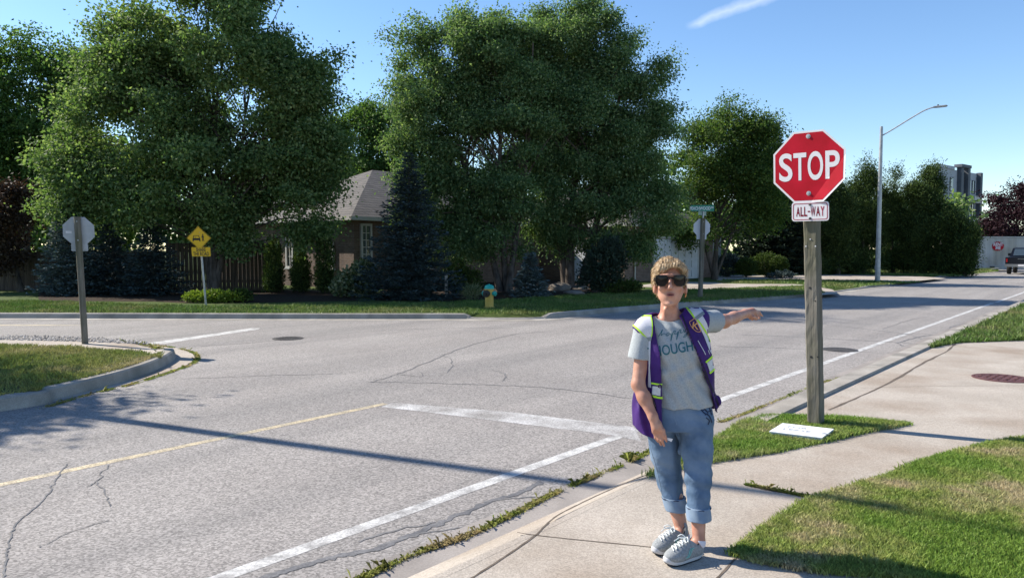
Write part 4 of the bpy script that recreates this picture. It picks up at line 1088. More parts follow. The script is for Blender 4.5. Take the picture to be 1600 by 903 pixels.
for s in (-1, 1):
    MB().box((-.01, s * .89, .98), (.06, .1, .26)).build("tail_light", M_tail, pk, bevel=.01)
    MB().tube([(2.0 + 1.55, s * .96, 1.3), (3.55, s * 1.2, 1.34)], .04, 6).box((3.55, s * 1.13, 1.38), (.1, .22, .2)).build("wing_mirror", M_navy, pk)
    for x in (1.1, 4.47):
        wh = MB().lathe([(.2, -.1), (.36, -.12), (.39, -.08), (.39, .08), (.36, .12), (.2, .1)], (x, s * .86, .37), (0, 1, 0), 24).build("wheel", M_tyre, pk, smooth=True)
        MB().lathe([(.05, -.03), (.22, -.02), (.22, .02), (.05, .03)], (x, s * .93, .37), (0, 1, 0), 16).build("rim", M_chrome, wh)

# ================================================================== signs
M_post = mat("weathered_post_wood", (0.115, 0.105, 0.085), (0.205, 0.188, 0.158), 2.6, .92, bump=.6, bscale=7, stretch=(7, 7, .45), detail=8, c4=(0.085, 0.088, 0.045), c4scale=1.3, spec=.15)
M_letw = mat("sign_letter_white", (0.66, 0.64, 0.65), rough=.4)
M_letr = mat("sign_letter_red", (0.33, 0.008, 0.03), rough=.4)
def octagon(R, rot=math.pi / 8): return [(R * math.cos(rot + i * math.pi / 4), R * math.sin(rot + i * math.pi / 4)) for i in range(8)]
def rrect(w_, h_, r, k=5):
    out = []
    for cx_, cy_, a0 in ((w_ / 2 - r, h_ / 2 - r, 0), (-w_ / 2 + r, h_ / 2 - r, 90), (-w_ / 2 + r, -h_ / 2 + r, 180), (w_ / 2 - r, -h_ / 2 + r, 270)):
        for i in range(k + 1):
            a = math.radians(a0 + 90 * i / k); out.append((cx_ + r * math.cos(a), cy_ + r * math.sin(a)))
    return out
# --- the near stop sign
SP = G(1275, 663)
st = thing("stop_sign", "red stop sign with an ALL-WAY plate on a weathered square wooden post at the kerb", "stop sign", SP)
ya = math.radians(41)
sr = Vector((math.cos(ya), -math.sin(ya), 0)); sn = Vector((-math.sin(ya), -math.cos(ya), 0))
lean = (P(1267, 262, SP.y - .02) - SP); lean = lean / lean.z
def pp(z): return SP + lean * z
H_TOP = P(1266, 205, SP.y).z
# post: 14 cm square, facing with the sign
rng = random.Random(5)
hw = .062
pts = []
pm = MB()
nz = 40
vs, fs = [], []
sec = []
for sx, sy in ((-1, -1), (1, -1), (1, 1), (-1, 1)):
    for a in ((-1, 0), (0, 0), (0, -1)) if False else (0,): pass
c_ = .012
ring = [(-hw + c_, -hw), (-.02, -hw), (.02, -hw), (hw - c_, -hw), (hw, -hw + c_), (hw, 0), (hw, hw - c_), (hw - c_, hw), (0, hw), (-hw + c_, hw), (-hw, hw - c_), (-hw, 0), (-hw, -hw + c_)]
for i in range(nz + 1):
    z = -.12 + (H_TOP - .02 + .12) * i / nz
    o = pp(z)
    for a, b in ring:
        j = .0025
        q = o + sr * (a + rng.uniform(-j, j)) - sn * (b + rng.uniform(-j, j)) * -1 * -1
        vs.append((q.x, q.y, z))
k = len(ring)
for i in range(nz):
    for j in range(k): fs.append((i * k + j, i * k + (j + 1) % k, (i + 1) * k + (j + 1) % k, (i + 1) * k + j))
fs.append(tuple(range(nz * k, nz * k + k)))
pm.add(vs, fs); post = pm.build("post", M_post, st)
# bolt holes and nail heads left in the post
post_face = lambda px, py: pp(P(px, py, SP.y - .06).z) + sn * (hw + .002)
m = MB()
for px, py, r_ in ((1266, 450, .011), (1272, 470, .006), (1268, 558, .012), (1280, 557, .008)):
    q = post_face(px, py); dx = (P(px, py, q.y).x - q.x) / max(.2, sr.x); MB().lathe([(r_, -.002), (r_, .001), (.001, .001)], q + sr * max(-.05, min(.05, dx)), sn, 12).build("bolt_hole", M_black, post)
m = MB()
for px, py in ((1261, 385), (1266, 374), (1273, 385)):
    q = post_face(px, py); dx = (P(px, py, q.y).x - q.x) / max(.2, sr.x); MB().lathe([(.006, -.002), (.006, .003), (.001, .004)], q + sr * max(-.05, min(.05, dx)), sn, 10).build("nail_head", M_signw, post)
oc = pp(P(1263.5, 262, SP.y).z) + sn * (hw + .012)
dx = (P(1263.5, 262, oc.y).x - oc.x); oc = oc + sr * dx
su = lean.normalized()
su = (su - sn * su.dot(sn)).normalized()
RO = .353
# bend added so the plate's lower right corner faces the sun and looks brighter
c_a, c_b = Vector((.245, -.02)), Vector((.01, -.345))
cdir = (c_b - c_a).normalized(); cnorm = Vector((-cdir.y, cdir.x))
if cnorm.dot(Vector((.3, -.3)) - c_a) < 0: cnorm = -cnorm
def sunward_bend(mb, gain=.2):
    bm = bmesh.new(); vv = [bm.verts.new(q) for q in mb.v]
    for f in mb.f:
        try: bm.faces.new([vv[i] for i in f])
        except ValueError: pass
    bmesh.ops.bisect_plane(bm, geom=bm.verts[:] + bm.edges[:] + bm.faces[:], plane_co=oc + sr * c_a.x + su * c_a.y, plane_no=sr * cnorm.x + su * cnorm.y)
    for v in bm.verts:
        d = v.co - oc; s = (Vector((d.dot(sr), d.dot(su))) - c_a).dot(cnorm)
        if s > 0: v.co += sn * s * gain
    bm.verts.index_update()
    out = MB(); out.v = [tuple(v.co) for v in bm.verts]; out.f = [tuple(v.index for v in f.verts) for f in bm.faces]; bm.free(); return out
pl = sunward_bend(MB().plate(octagon(RO), oc, sr, su, sn, 0, .003)).build("octagon_plate", M_signw, st)
sunward_bend(MB().plate(octagon(RO - .019), oc, sr, su, sn, .003, .0045)).build("red_face", M_red, pl)
m = MB()
for ch, dx_, w_ in (("S", -.209, .125), ("T", -.078, .118), ("O", .062, .138), ("P", .213, .125)): fit_letter(m, ch, w_, .262 if ch in "SO" else .252, oc + su * .004 + sr * dx_, sr, su, sn, .0065, .018)
sunward_bend(m).build("lettering", M_letw, pl)
m = MB()
for dy_ in (.275, -.245): MB().lathe([(.021, .004), (.021, .007), (.012, .008), (.012, .015), (.001, .016)], oc + su * dy_, sn, 14).build("bolt", M_steel, pl)
oa = oc - su * (RO * .924 + .085) + sr * .012
ap_ = MB().plate(rrect(.335, .175, .025), oa, sr, su, sn, .004, .007).build("all_way_plate", M_signw, st)
m = MB()
o_, i_ = rrect(.312, .152, .02), rrect(.3, .14, .016)
m.add([oa + sr * a + su * b + sn * .0085 for a, b in o_ + i_], [(j, (j + 1) % len(o_), len(o_) + (j + 1) % len(o_), len(o_) + j) for j in range(len(o_))])
m.build("red_border", M_letr, ap_)
m = MB(); x_ = -.127
for ch, w_ in (("A", .036), ("L", .028), ("L", .028), ("-", .022), ("W", .044), ("A", .036), ("Y", .034)):
    fit_letter(m, ch, w_, .088 if ch != "-" else .012, oa + sr * (x_ + w_ / 2), sr, su, sn, .0085, .02); x_ += w_ + .0045; m.build("lettering", M_letr, ap_)
m = MB()
for dy_ in (.062, -.064): MB().lathe([(.012, .006), (.012, .012), (.001, .014)], oa + su * dy_, sn, 12).build("bolt", M_iron, ap_)

# --- white sign lying on the grass
fl_ = [P(1223, 662.5, G(1223, 662.5, .05).y), G(1303, 672, .05), G(1283.5, 682.5, .05), G(1202, 673, .05)]
o = sum((Vector(q) for q in fl_), Vector()) / 4
lt = thing("fallen_sign", "white printed board lying flat on the grass at the foot of the stop sign post", "sign", (o.x, o.y, 0))
lr = ((fl_[1] - fl_[0]) + (fl_[2] - fl_[3])).normalized(); lr.z = .0; lr.normalize()
lu = Vector((-lr.y, lr.x, 0))
lw, lh = (fl_[1] - fl_[0]).length, abs((fl_[0] - fl_[3]).dot(lu)); sh = (fl_[0] - fl_[3]).dot(lr) / 1.0
rect = [(-lw / 2 - sh / 2, -lh / 2), (lw / 2 - sh / 2, -lh / 2), (lw / 2 + sh / 2, lh / 2), (-lw / 2 + sh / 2, lh / 2)]
tilt = Matrix.Rotation(math.radians(2.5), 3, lr)
nu_ = tilt @ Vector((0, 0, 1)); lu = tilt @ lu; o.z = .05
M_board = mat("sign_board_white", (0.74, 0.75, 0.76), rough=.5)
M_boardink = mat("sign_board_ink", (0.33, 0.35, 0.38), rough=.6)
M_boardedge = mat("sign_board_edge", (0.3, 0.4, 0.42), (0.55, 0.6, 0.62), 9, .5)
bd = MB().plate(rect, o, lr, lu, nu_, -.004, .004).build("board", M_board, lt)
MB().plate([(a * .995, b * .99) for a, b in rect], o - nu_ * .014, lr, lu, nu_, -.006, .006).build("under_board", M_boardedge, lt)
m = MB(); put_text(m, "FOR", .075, o + lu * .055 - lr * .05, lr, lu, nu_, .006, 1.2, 0, .1); put_text(m, "LEASE", .075, o - lu * .03 - lr * .04, lr, lu, nu_, .006, 1.2, 0, .1); put_text(m, ">", .1, o - lu * .03 + lr * .2, lr, lu, nu_, .006, 1.2, .004)
m.build("lettering", M_boardink, bd)

# --- stop signs seen from behind
def back_sign(label, base, top, yaw, R, oz, tab, postr, m_post, m_back, square=False):
    """octagon and small plate fixed on the far side of a post; `yaw` is where its back looks"""
    t = thing("stop_sign", label, "stop sign", base)
    base, top = Vector(base), Vector(top); ax = (top - base).normalized()
    n = Vector((math.sin(yaw), -math.cos(yaw), 0)); r = Vector((-n.y, n.x, 0)); u = (ax - n * ax.dot(n)).normalized()
    if square:
        ring = [(-postr, -postr), (postr, -postr), (postr, postr), (-postr, postr)]
        vs = []
        for q in (base - ax * .1, base.lerp(top, .5), top): vs += [q + r * a + n * b for a, b in ring]
        MB().add(vs, [(i * 4 + j, i * 4 + (j + 1) % 4, i * 4 + 4 + (j + 1) % 4, i * 4 + 4 + j) for i in (0, 1) for j in range(4)] + [(8, 9, 10, 11)]).build("post", m_post, t)
    else:
        MB().tube([base - ax * .1, base.lerp(top, .5), top], postr, 12).build("post", m_post, t, smooth=True)
    k = (oz - base.z) / ax.z; oc = base + ax * k - n * (postr + .006)
    MB().plate(octagon(R), oc, r, u, n, -.004, 0).build("octagon_plate", m_back, t)
    MB().plate(rrect(tab[0], tab[1], .02), oc - u * (R * .924 + tab[2]), r, u, n, -.003, .001).build("lower_plate", m_back, t)
    for q in (R * .62, -R * .62): MB().lathe([(.012, postr * 2), (.012, postr * 2 + .015), (.001, postr * 2 + .016)], oc + u * q, n, 8).build("bolt", M_steel, t)
    return t, oc, r, u, n
lb = G(133, 537)
lt_ = P(120.5, 339, lb.y - .05)
t, oc_l, r_l, u_l, n_l = back_sign("grey back of a leaning stop sign on the left street corner", lb, lt_, math.radians(20), .262, P(120, 361, lb.y).z, (.26, .13, .045), .052, M_post, M_alu)
m = MB().plate([(-.05, -.02), (.04, -.02), (.04, .02), (-.05, .02)], oc_l + r_l * -.15 - u_l * .02, r_l, u_l, n_l, 0, .001); m.build("sticker", M_signw, t)
fb_ = G(1094, 466)
t2, oc2, r2, u2, n2 = back_sign("pale back of the far stop sign under the green street name sign", fb_, P(1098.5, 341, fb_.y), math.radians(12), .325, P(1098, 356, fb_.y).z, (.36, .18, .0), .06, M_post, mat("sign_back_sky_tint", (0.5, 0.52, 0.56), rough=.5), True)  # pale blue-grey base colour stands in for sky reflected in the sign back
# street name blades on that post
M_green = mat("street_sign_green", (0.004, 0.16, 0.105), (0.006, 0.2, 0.13), 3, .35)
M_greenb = mat("street_sign_weathered", (0.09, 0.2, 0.17), (0.16, 0.26, 0.23), 3, .4)
tp = P(1098.5, 341, fb_.y)
bl0 = P(1097.5, 325.5, fb_.y)
fr = Vector((math.cos(.1), math.sin(.1) * -1, 0)); fn = Vector((-math.sin(.1), -math.cos(.1), 0))
MB().tube([tp, Vector((tp.x, tp.y, bl0.z - .1))], .03, 8).build("bracket", M_steel, t2)
bl = MB().plate(rrect(.78, .21, .02), bl0, fr, uz, fn, -.003, .003).build("street_name_blade", M_green, t2)
m = MB(); put_text(m, "PEACHWOOD", .155, bl0 - fr * .075 - uz * .01, fr, uz, fn, .0045, .68, .003); put_text(m, "DR", .085, bl0 + fr * .325 + uz * .02, fr, uz, fn, .0045, .8, .002); m.build("lettering", M_letw, bl)
q = bl0 - uz * .165
d2 = Vector((math.cos(1.05), math.sin(1.05), 0)); n2_ = Vector((math.sin(1.05), -math.cos(1.05), 0))
bl2 = MB().plate(rrect(.95, .15, .02), q, d2, uz, n2_, -.003, .003).build("cross_street_blade", M_greenb, t2)
m = MB(); put_text(m, "STREET", .1, q, d2, uz, n2_, .0045, .8, .002)
# (the words on the cross street's blade cannot be read: none are built)

# --- yellow SHARE THE ROAD sign
M_yel = mat("sign_yellow", (0.62, 0.36, 0.006), (0.7, 0.42, 0.01), 3, .35)
yb = G(322, 479); yt = P(311, 352, yb.y - .1)
yt_ = thing("warning_sign", "yellow diamond share the road sign with a car and walker on a leaning pole", "road sign", yb)
ax = (yt - yb).normalized(); yn = Vector((.05, -1, 0)).normalized(); yr = Vector((1, .05, 0)).normalized(); yu = (ax - yn * ax.dot(yn)).normalized()
MB().tube([yb - ax * .1, yt - ax * .2], .03, 10).build("pole", M_steel, yt_, smooth=True)
yaw_k = 1 / 1.0
yo = P(311.5, 372, yb.y - .08) + yn * .04
dR = .345
dm = MB().plate([(0, dR), (-dR, 0), (0, -dR), (dR, 0)], yo, yr, yu, yn, -.003, .0).build("diamond_plate", M_yel, yt_)
m = MB()
def border(R0, R1):
    A = [(0, R0), (-R0, 0), (0, -R0), (R0, 0)]; B = [(0, R1), (-R1, 0), (0, -R1), (R1, 0)]
    m.add([yo + yr * a + yu * b + yn * .003 for a, b in A + B], [(i, (i + 1) % 4, 4 + (i + 1) % 4, 4 + i) for i in range(4)])
border(dR - .012, dR - .024)
def poly(pts): m.plate(pts, yo, yr, yu, yn, .001, .003)
# the car seen from the front
poly([(-.175, -.005), (.035, -.005), (.04, -.055), (.04, -.1), (.01, -.1), (.01, -.065), (-.15, -.065), (-.15, -.1), (-.18, -.1), (-.18, -.055)])
poly([(-.165, -.008), (-.148, .075), (.008, .075), (.025, -.008), (.008, -.008), (-.005, .06), (-.135, .06), (-.148, -.008)])
poly([(-.11, .0), (-.11, .035), (-.096, .035), (-.096, .0)])
# the walker
head = [(.115 + .02 * math.cos(i * .628), .095 + .02 * math.sin(i * .628)) for i in range(10)]
poly(head)
poly([(.095, .07), (.13, .07), (.15, .01), (.138, .005), (.13, .035), (.13, -.02), (.15, -.09), (.133, -.095), (.113, -.03), (.098, -.09), (.08, -.085), (.1, -.01), (.1, .04), (.085, .005), (.072, .01)])
m.build("symbol", M_black, dm)
so_ = P(315, 393.5, yb.y - .08) + yn * .04
sp_ = MB().plate(rrect(.53, .265, .02), so_, yr, yu, yn, -.002, .001).build("text_plate", M_yel, yt_)
m = MB(); put_text(m, "SHARE", .15, so_ + yu * .055, yr, yu, yn, .003, .62, .003); put_text(m, "THE ROAD", .15, so_ - yu * .065, yr, yu, yn, .003, .6, .003); m.build("lettering", M_black, sp_)

# ================================================================== street lamps
def lamp(label, base, H, reach, dirv, name="street_lamp", pr=1.0):
    base = Vector(base); d = Vector(dirv).normalized(); t = thing(name, label, "street lamp", base)
    MB().tube([base - uz * .1, base + uz * 1.2, base + uz * H], [.13 * pr, .12 * pr, .075 * pr], 12).build("pole", M_steel, t, smooth=True)
    z0 = H - .45
    pts = [base + uz * (z0 + a) + d * b for a, b in ((0, .07), (.28, reach * .25), (.62, reach * .5), (.98, reach * .78), (1.1, reach * .92), (1.13, reach))]
    MB().tube(spline(pts, 4), .032, 8).build("arm", M_steel, t, smooth=True)
    h0 = pts[-1]; nn = Vector((-d.y, d.x, 0)); R = Matrix(((d.x, nn.x, 0), (d.y, nn.y, 0), (0, 0, 1)))
    hd = MB(); hd.box(h0 + d * .28 + uz * .01, (.62, .24, .075), R); o = hd.build("lamp_head", M_steel, t, bevel=.03)
    MB().box(h0 + d * .3 - uz * .03, (.4, .17, .015), R).build("lens", M_signw, o)
    MB().lathe([(.04, .04), (.04, .1), (.025, .115), (.001, .115)], h0 + d * .18, n=10).build("light_sensor", M_black, o)
    MB().box(base + uz * .7 + d * -.12 + nn * -.02, (.03, .1, .2), R).build("access_cover", M_steel, t)
    return t
LB = G(1371, 440); LB.z = 0
lamp("tall grey street lamp with a curved arm in front of the evergreen screen", LB, P(1374, 198, LB.y).z, 2.35, (SV, -SU, 0))
lamp("tall street lamp just beyond the left edge, throwing a long shadow across the road", (-9.6, 10.15, 0), 10.4, 2.4, (SV, -SU, 0), pr=.85)

# ================================================================== hydrant
M_hyd = mat("hydrant_yellow", (0.48, 0.32, 0.06), (0.56, 0.4, 0.1), 6, .5)
M_teal = mat("hydrant_teal", (0.01, 0.3, 0.25), (0.015, 0.36, 0.3), 6, .5)
hb = G(764.5, 482); k = hb.y / FPX
ht_ = thing("fire_hydrant", "yellow fire hydrant with a teal bonnet on the far lawn", "fire hydrant", hb)
rr = 6.8 * k; hz = lambda py: P(764, py, hb.y).z
MB().lathe([(rr * 1.25, 0), (rr * 1.25, .05), (rr * .98, .06), (rr, hz(453)), (rr * 1.12, hz(452.5)), (rr * 1.12, hz(451.5)), (.01, hz(451.5))], hb, n=24).build("barrel", M_hyd, ht_, smooth=True)
MB().lathe([(rr * 1.14, hz(451.4)), (rr * 1.12, hz(449)), (rr * .98, hz(446.5)), (rr * .6, hz(445)), (rr * .2, hz(444.6)), (.018, hz(444.5)), (.018, hz(443.6)), (.001, hz(443.6))], hb, n=24).build("bonnet", M_teal, ht_, smooth=True)
zc = hz(458.5)
fd = Vector((-.45, -.89, 0)); MB().lathe([(.085, rr * .8), (.085, rr * 1.25), (.1, rr * 1.26), (.1, rr * 1.7), (.03, rr * 1.75), (.03, rr * 2.1), (.001, rr * 2.1)], hb + uz * zc, fd, 18).build("pumper_cap", M_black, ht_, smooth=True)
for s in (1, -1):
    MB().lathe([(.055, rr * .8), (.055, rr * 1.25), (.07, rr * 1.26), (.07, rr * 1.65), (.02, rr * 1.7), (.02, rr * 1.95), (.001, rr * 1.95)], hb + uz * (zc - .0), Vector((.89 * s, -.45 * s, 0)), 16).build("side_cap", M_teal, ht_, smooth=True)

# ================================================================== stones in the planting bed, small marker posts
M_rock = mat("boulder", (0.13, 0.11, 0.09), (0.26, 0.22, 0.18), 3, .95, bump=.8, bscale=8)
rk = np.random.default_rng(33)
def rock(px, py, w_, h_, label):
    c = G(px, py); bm = bmesh.new(); bmesh.ops.create_icosphere(bm, subdivisions=3, radius=1)
    for v in bm.verts:
        q = v.co * (1 + .35 * mnoise.noise(v.co * 1.3 + Vector((px, 0, 0)))); v.co = Vector((q.x * w_ / 2, q.y * w_ / 2.4, q.z * h_ * .7 + h_ * .3))
    me = bpy.data.meshes.new("boulder"); bm.to_mesh(me); bm.free(); me.polygons.foreach_set('use_smooth', [True] * len(me.polygons))
    o = link("boulder", me, M_rock, None, (c.x, c.y, 0)); tag(o, label, "boulder", "stones in the planting bed")
rock(875, 454, .9, .32, "flat brown stone at the foot of the thick birch stems")
rock(845, 455, .5, .34, "upright stone beside the small silvery spruce")
rock(897, 460, .8, .16, "low flat stone in the bark mulch right of the hydrant")
rock(905, 453, .7, .2, "long flat stone against the right birch stems")
mk = at(697, 25.4); MB().box((mk.x, mk.y, .42), (.09, .09, .84)).build("post", M_trim, thing("marker_post", "short white post between the blue spruce and the birches", "post", mk))
# ================================================================== the woman (sculpted as blended distance fields, one surface per garment)
def smin(a, b, k):
    h = np.clip(.5 + .5 * (b - a) / k, 0, 1)
    return b + (a - b) * h - k * h * (1 - h)
class Field:
    def __init__(s, lo, hi, h):
        s.h = h; s.lo = np.array(lo, float); s.n = np.ceil((np.array(hi) - s.lo) / h).astype(int) + 1
        s.f = np.full(s.n, .06, np.float32)
    def sl(s, lo, hi):
        a = np.clip(np.floor((np.array(lo) - s.lo) / s.h).astype(int), 0, s.n); b = np.clip(np.ceil((np.array(hi) - s.lo) / s.h).astype(int) + 1, 0, s.n)
        S_ = tuple(slice(i, j) for i, j in zip(a, b))
        g = [(s.lo[k] + s.h * np.arange(a[k], b[k])).astype(np.float32) for k in range(3)]
        return S_, g[0][:, None, None], g[1][None, :, None], g[2][None, None, :]
    def union(s, fn, lo, hi, k=.015):
        m = k + .03; S_, X, Y, Z = s.sl(np.array(lo) - m, np.array(hi) + m)
        if s.f[S_].size: s.f[S_] = smin(s.f[S_], fn(X, Y, Z).astype(np.float32), k)
    def cut(s, fn, lo, hi, k=.0):
        S_, X, Y, Z = s.sl(lo, hi)
        if s.f[S_].size:
            d = -fn(X, Y, Z).astype(np.float32)
            s.f[S_] = np.maximum(s.f[S_], d) if k == 0 else -smin(-s.f[S_], -d, k)
    def cone(s, a, b, ra, rb, k=.015, sq=None):
        """tapered capsule"""
        a, b = np.array(a, float), np.array(b, float); ba = b - a; L2 = float(ba @ ba) + 1e-12
        def fn(X, Y, Z):
            t = np.clip(((X - a[0]) * ba[0] + (Y - a[1]) * ba[1] + (Z - a[2]) * ba[2]) / L2, 0, 1)
            return np.sqrt((X - a[0] - t * ba[0]) ** 2 + (Y - a[1] - t * ba[1]) ** 2 + (Z - a[2] - t * ba[2]) ** 2) - (ra + (rb - ra) * t)
        r = max(ra, rb); s.union(fn, np.minimum(a, b) - r, np.maximum(a, b) + r, k)
    def ell(s, c, r, k=.015, R=None):
        s.union(ell_fn(c, r, R), np.array(c) - max(r), np.array(c) + max(r), k)
    def mesh(s):
        f = s.f; n = f.shape; ins = f < 0
        c8 = [ins[i:n[0] - 1 + i, j:n[1] - 1 + j, k:n[2] - 1 + k] for i in (0, 1) for j in (0, 1) for k in (0, 1)]
        anyi = np.zeros_like(c8[0]); alli = np.ones_like(c8[0])
        for q in c8: anyi |= q; alli &= q
        I = np.argwhere(anyi & ~alli); idx = np.full(anyi.shape, -1, np.int32); idx[tuple(I.T)] = np.arange(len(I))
        acc = np.zeros((len(I), 3)); cnt = np.zeros(len(I))
        cs = [(i, j, k) for i in (0, 1) for j in (0, 1) for k in (0, 1)]
        val = {c: f[I[:, 0] + c[0], I[:, 1] + c[1], I[:, 2] + c[2]] for c in cs}
        for c in cs:
            for ax in range(3):
                if c[ax] == 0:
                    d = list(c); d[ax] = 1; d = tuple(d); A, B = val[c], val[d]; m = (A < 0) != (B < 0)
                    t = np.where(m, A / np.where(m, A - B, 1), 0); p = np.tile(np.array(c, float), (len(I), 1)); p[:, ax] = t
                    acc[m] += p[m]; cnt[m] += 1
        V = (I + acc / np.maximum(cnt, 1)[:, None]) * s.h + s.lo
        F = []
        for ax in range(3):
            b, c = (ax + 1) % 3, (ax + 2) % 3
            sl0 = [slice(1, -1)] * 3; sl0[ax] = slice(0, -1); sl1 = [slice(1, -1)] * 3; sl1[ax] = slice(1, None)
            A, B = ins[tuple(sl0)], ins[tuple(sl1)]
            E = np.argwhere(A != B); flip = A[tuple(E.T)]
            E = E + 1; E[:, ax] -= 1
            def cell(db, dc):
                q = E.copy(); q[:, b] += db; q[:, c] += dc; return idx[tuple(q.T)]
            Q = np.stack([cell(-1, -1), cell(0, -1), cell(0, 0), cell(-1, 0)], 1)
            Q[~flip] = Q[~flip][:, ::-1]; F.append(Q)
        F = np.concatenate(F); F = F[(F >= 0).all(1)]
        return V, F
def ell_fn(c, r, R=None):
    c = np.array(c, float); r = np.array(r, float)
    def fn(X, Y, Z):
        x, y, z = X - c[0], Y - c[1], Z - c[2]
        if R is not None:
            x, y, z = R[0][0] * x + R[0][1] * y + R[0][2] * z, R[1][0] * x + R[1][1] * y + R[1][2] * z, R[2][0] * x + R[2][1] * y + R[2][2] * z
        k0 = np.sqrt((x / r[0]) ** 2 + (y / r[1]) ** 2 + (z / r[2]) ** 2); k1 = np.sqrt((x / r[0] ** 2) ** 2 + (y / r[1] ** 2) ** 2 + (z / r[2] ** 2) ** 2) + 1e-9
        return k0 * (k0 - 1) / k1
    return fn
def relax(V, F, it=2, lam=.5):
    for _ in range(it):
        s = np.zeros_like(V); c = np.zeros(len(V))
        for i in range(4):
            a, b = F[:, i], F[:, (i + 1) % 4]
            np.add.at(s, a, V[b]); np.add.at(c, a, 1); np.add.at(s, b, V[a]); np.add.at(c, b, 1)
        V = V + lam * (s / np.maximum(c, 1)[:, None] - V)
    return V
YP = 4.08
def J(px, py, Y=YP): return np.array(P(px, py, Y))
K = YP / FPX
pixel_x = lambda X, Y, Z: 800 + FPX * X / (Y * math.cos(PITCH) - (Z - CAMZ) * math.sin(PITCH))
def pixel_y(Y, Z): return 451.5 - FPX * (Y * math.sin(PITCH) + (Z - CAMZ) * math.cos(PITCH)) / (Y * math.cos(PITCH) - (Z - CAMZ) * math.sin(PITCH))
zof = lambda py, Y=YP: P(800, py, Y).z
xof = lambda px, Y=YP: (px - 800) * Y / FPX
def lofted(rows, pad=0.0, yoff=0.0):
    """rows: (py, x left, x right, half depth, y centre shift) -> elliptical column distance field"""
    rows = sorted(rows, key=lambda q: -q[0])
    zz = np.array([zof(q[0]) for q in rows]); cx_ = np.array([xof((q[1] + q[2]) / 2) for q in rows]); a_ = np.array([(q[2] - q[1]) / 2 * K for q in rows]); b_ = np.array([q[3] for q in rows]); cy_ = np.array([YP + (q[4] if len(q) > 4 else 0) for q in rows])
    def fn(X, Y, Z):
        zc = np.clip(Z, zz[0], zz[-1])
        cx = np.interp(zc, zz, cx_); cy = np.interp(zc, zz, cy_) + yoff; a = np.interp(zc, zz, a_) + pad; b = np.interp(zc, zz, b_) + pad
        k = np.sqrt(((X - cx) / a) ** 2 + ((Y - cy) / b) ** 2)
        d = (k - 1) * np.minimum(a, b)
        return np.maximum(d, np.maximum(zz[0] - Z, Z - zz[-1]))
    return fn, (xof(min(q[1] for q in rows)) - .05, YP - .3, zz[0]), (xof(max(q[2] for q in rows)) + .05, YP + .3, zz[-1])

M_skin = mat("skin", (0.43, 0.215, 0.145), (0.54, 0.29, 0.205), 22, .5, bump=.12, bscale=60, spec=.35, detail=6, c4=(0.4, 0.17, 0.11), c4scale=9, bdist=.004)
M_hair = mat("blond_hair", (0.24, 0.155, 0.08), (0.52, 0.39, 0.24), 26, .5, stretch=(1.4, 1.4, .35), bump=.5, bscale=60, lo=.3, hi=.7)
M_strand = leaf_mat("blond_strand", [(0.23, 0.145, 0.075), (0.44, 0.31, 0.17), (0.68, 0.53, 0.34)], rough=.4, trans=.2, tcol=(1.1, 1, .8))
M_lens = mat("sunglass_lens", (0.008, 0.005, 0.006), rough=.1, spec=.22)
M_frame = mat("sunglass_frame", (0.006, 0.0055, 0.0055), rough=.35, spec=.2)
M_lip = mat("lips", (0.33, 0.12, 0.1), rough=.5)
M_mouth = mat("mouth_inside", (0.04, 0.008, 0.008), rough=.6)
M_shirt = mat("grey_jersey", (0.3, 0.325, 0.335), (0.38, 0.405, 0.415), 160, .95, bump=.4, bscale=18, bdist=.01, spec=.1)
M_teal_i = mat("teal_print", (0.02, 0.12, 0.15), rough=.8)
M_vest = mat("purple_vest", (0.036, 0.01, 0.105), (0.058, 0.018, 0.155), 9, .7, bump=.5, bscale=20, bdist=.01, spec=.25)
M_vest_d = mat("vest_trim", (0.012, 0.008, 0.025), rough=.75)
M_silver_s = mat("reflective_silver", (0.48, 0.5, 0.52), (0.56, 0.58, 0.6), 60, .45, spec=.5)
M_mesh_s = mat("white_mesh", (0.52, 0.52, 0.56), (0.62, 0.62, 0.66), 200, .8)
M_grey_s = mat("grey_strap", (0.2, 0.23, 0.25), rough=.6)
M_lime = mat("lime_edging", (0.42, 0.72, 0.03), rough=.6)
M_gold = mat("crest_gold", (0.6, 0.28, 0.1), rough=.6)
M_denim = mat("denim", (0.06, 0.105, 0.175), (0.135, 0.2, 0.295), 7, .9, bump=.55, bscale=22, bdist=.012, spec=.15, detail=8, c4=(0.19, 0.26, 0.35), c4scale=4.5)
M_denim_l = mat("denim_turnup", (0.16, 0.22, 0.3), (0.22, 0.285, 0.37), 14, .9, bump=.25, bscale=300, bdist=.001, spec=.15)
M_denim_d = mat("denim_stitching", (0.02, 0.028, 0.06), rough=.9)
M_sock = mat("white_sock", (0.6, 0.57, 0.62), (0.7, 0.67, 0.72), 60, .95, bump=.2, bscale=250, bdist=.002)
M_shoe = mat("shoe_mesh", (0.2, 0.21, 0.215), (0.3, 0.315, 0.32), 130, .85, bump=.3, bscale=300, bdist=.002)
M_sole = mat("shoe_sole", (0.52, 0.52, 0.53), rough=.6)
M_tread = mat("shoe_tread", (0.02, 0.02, 0.025), rough=.8)
M_lace = mat("shoe_lace", (0.6, 0.63, 0.63), rough=.8)
M_mint = mat("shoe_mint", (0.2, 0.5, 0.43), rough=.6)

feet = {}
base = Vector((float(xof(1062)), YP, 0))
woman = thing("person", "woman in a purple safety vest, grey t-shirt, rolled jeans and sunglasses pointing down the road", "person", base)
def sdf_obj(name, fld, m, parent, it=1):
    V, F = fld.mesh(); V = relax(V, F, it)
    return np_obj(name, V, F, m, parent, smooth=True), V, F

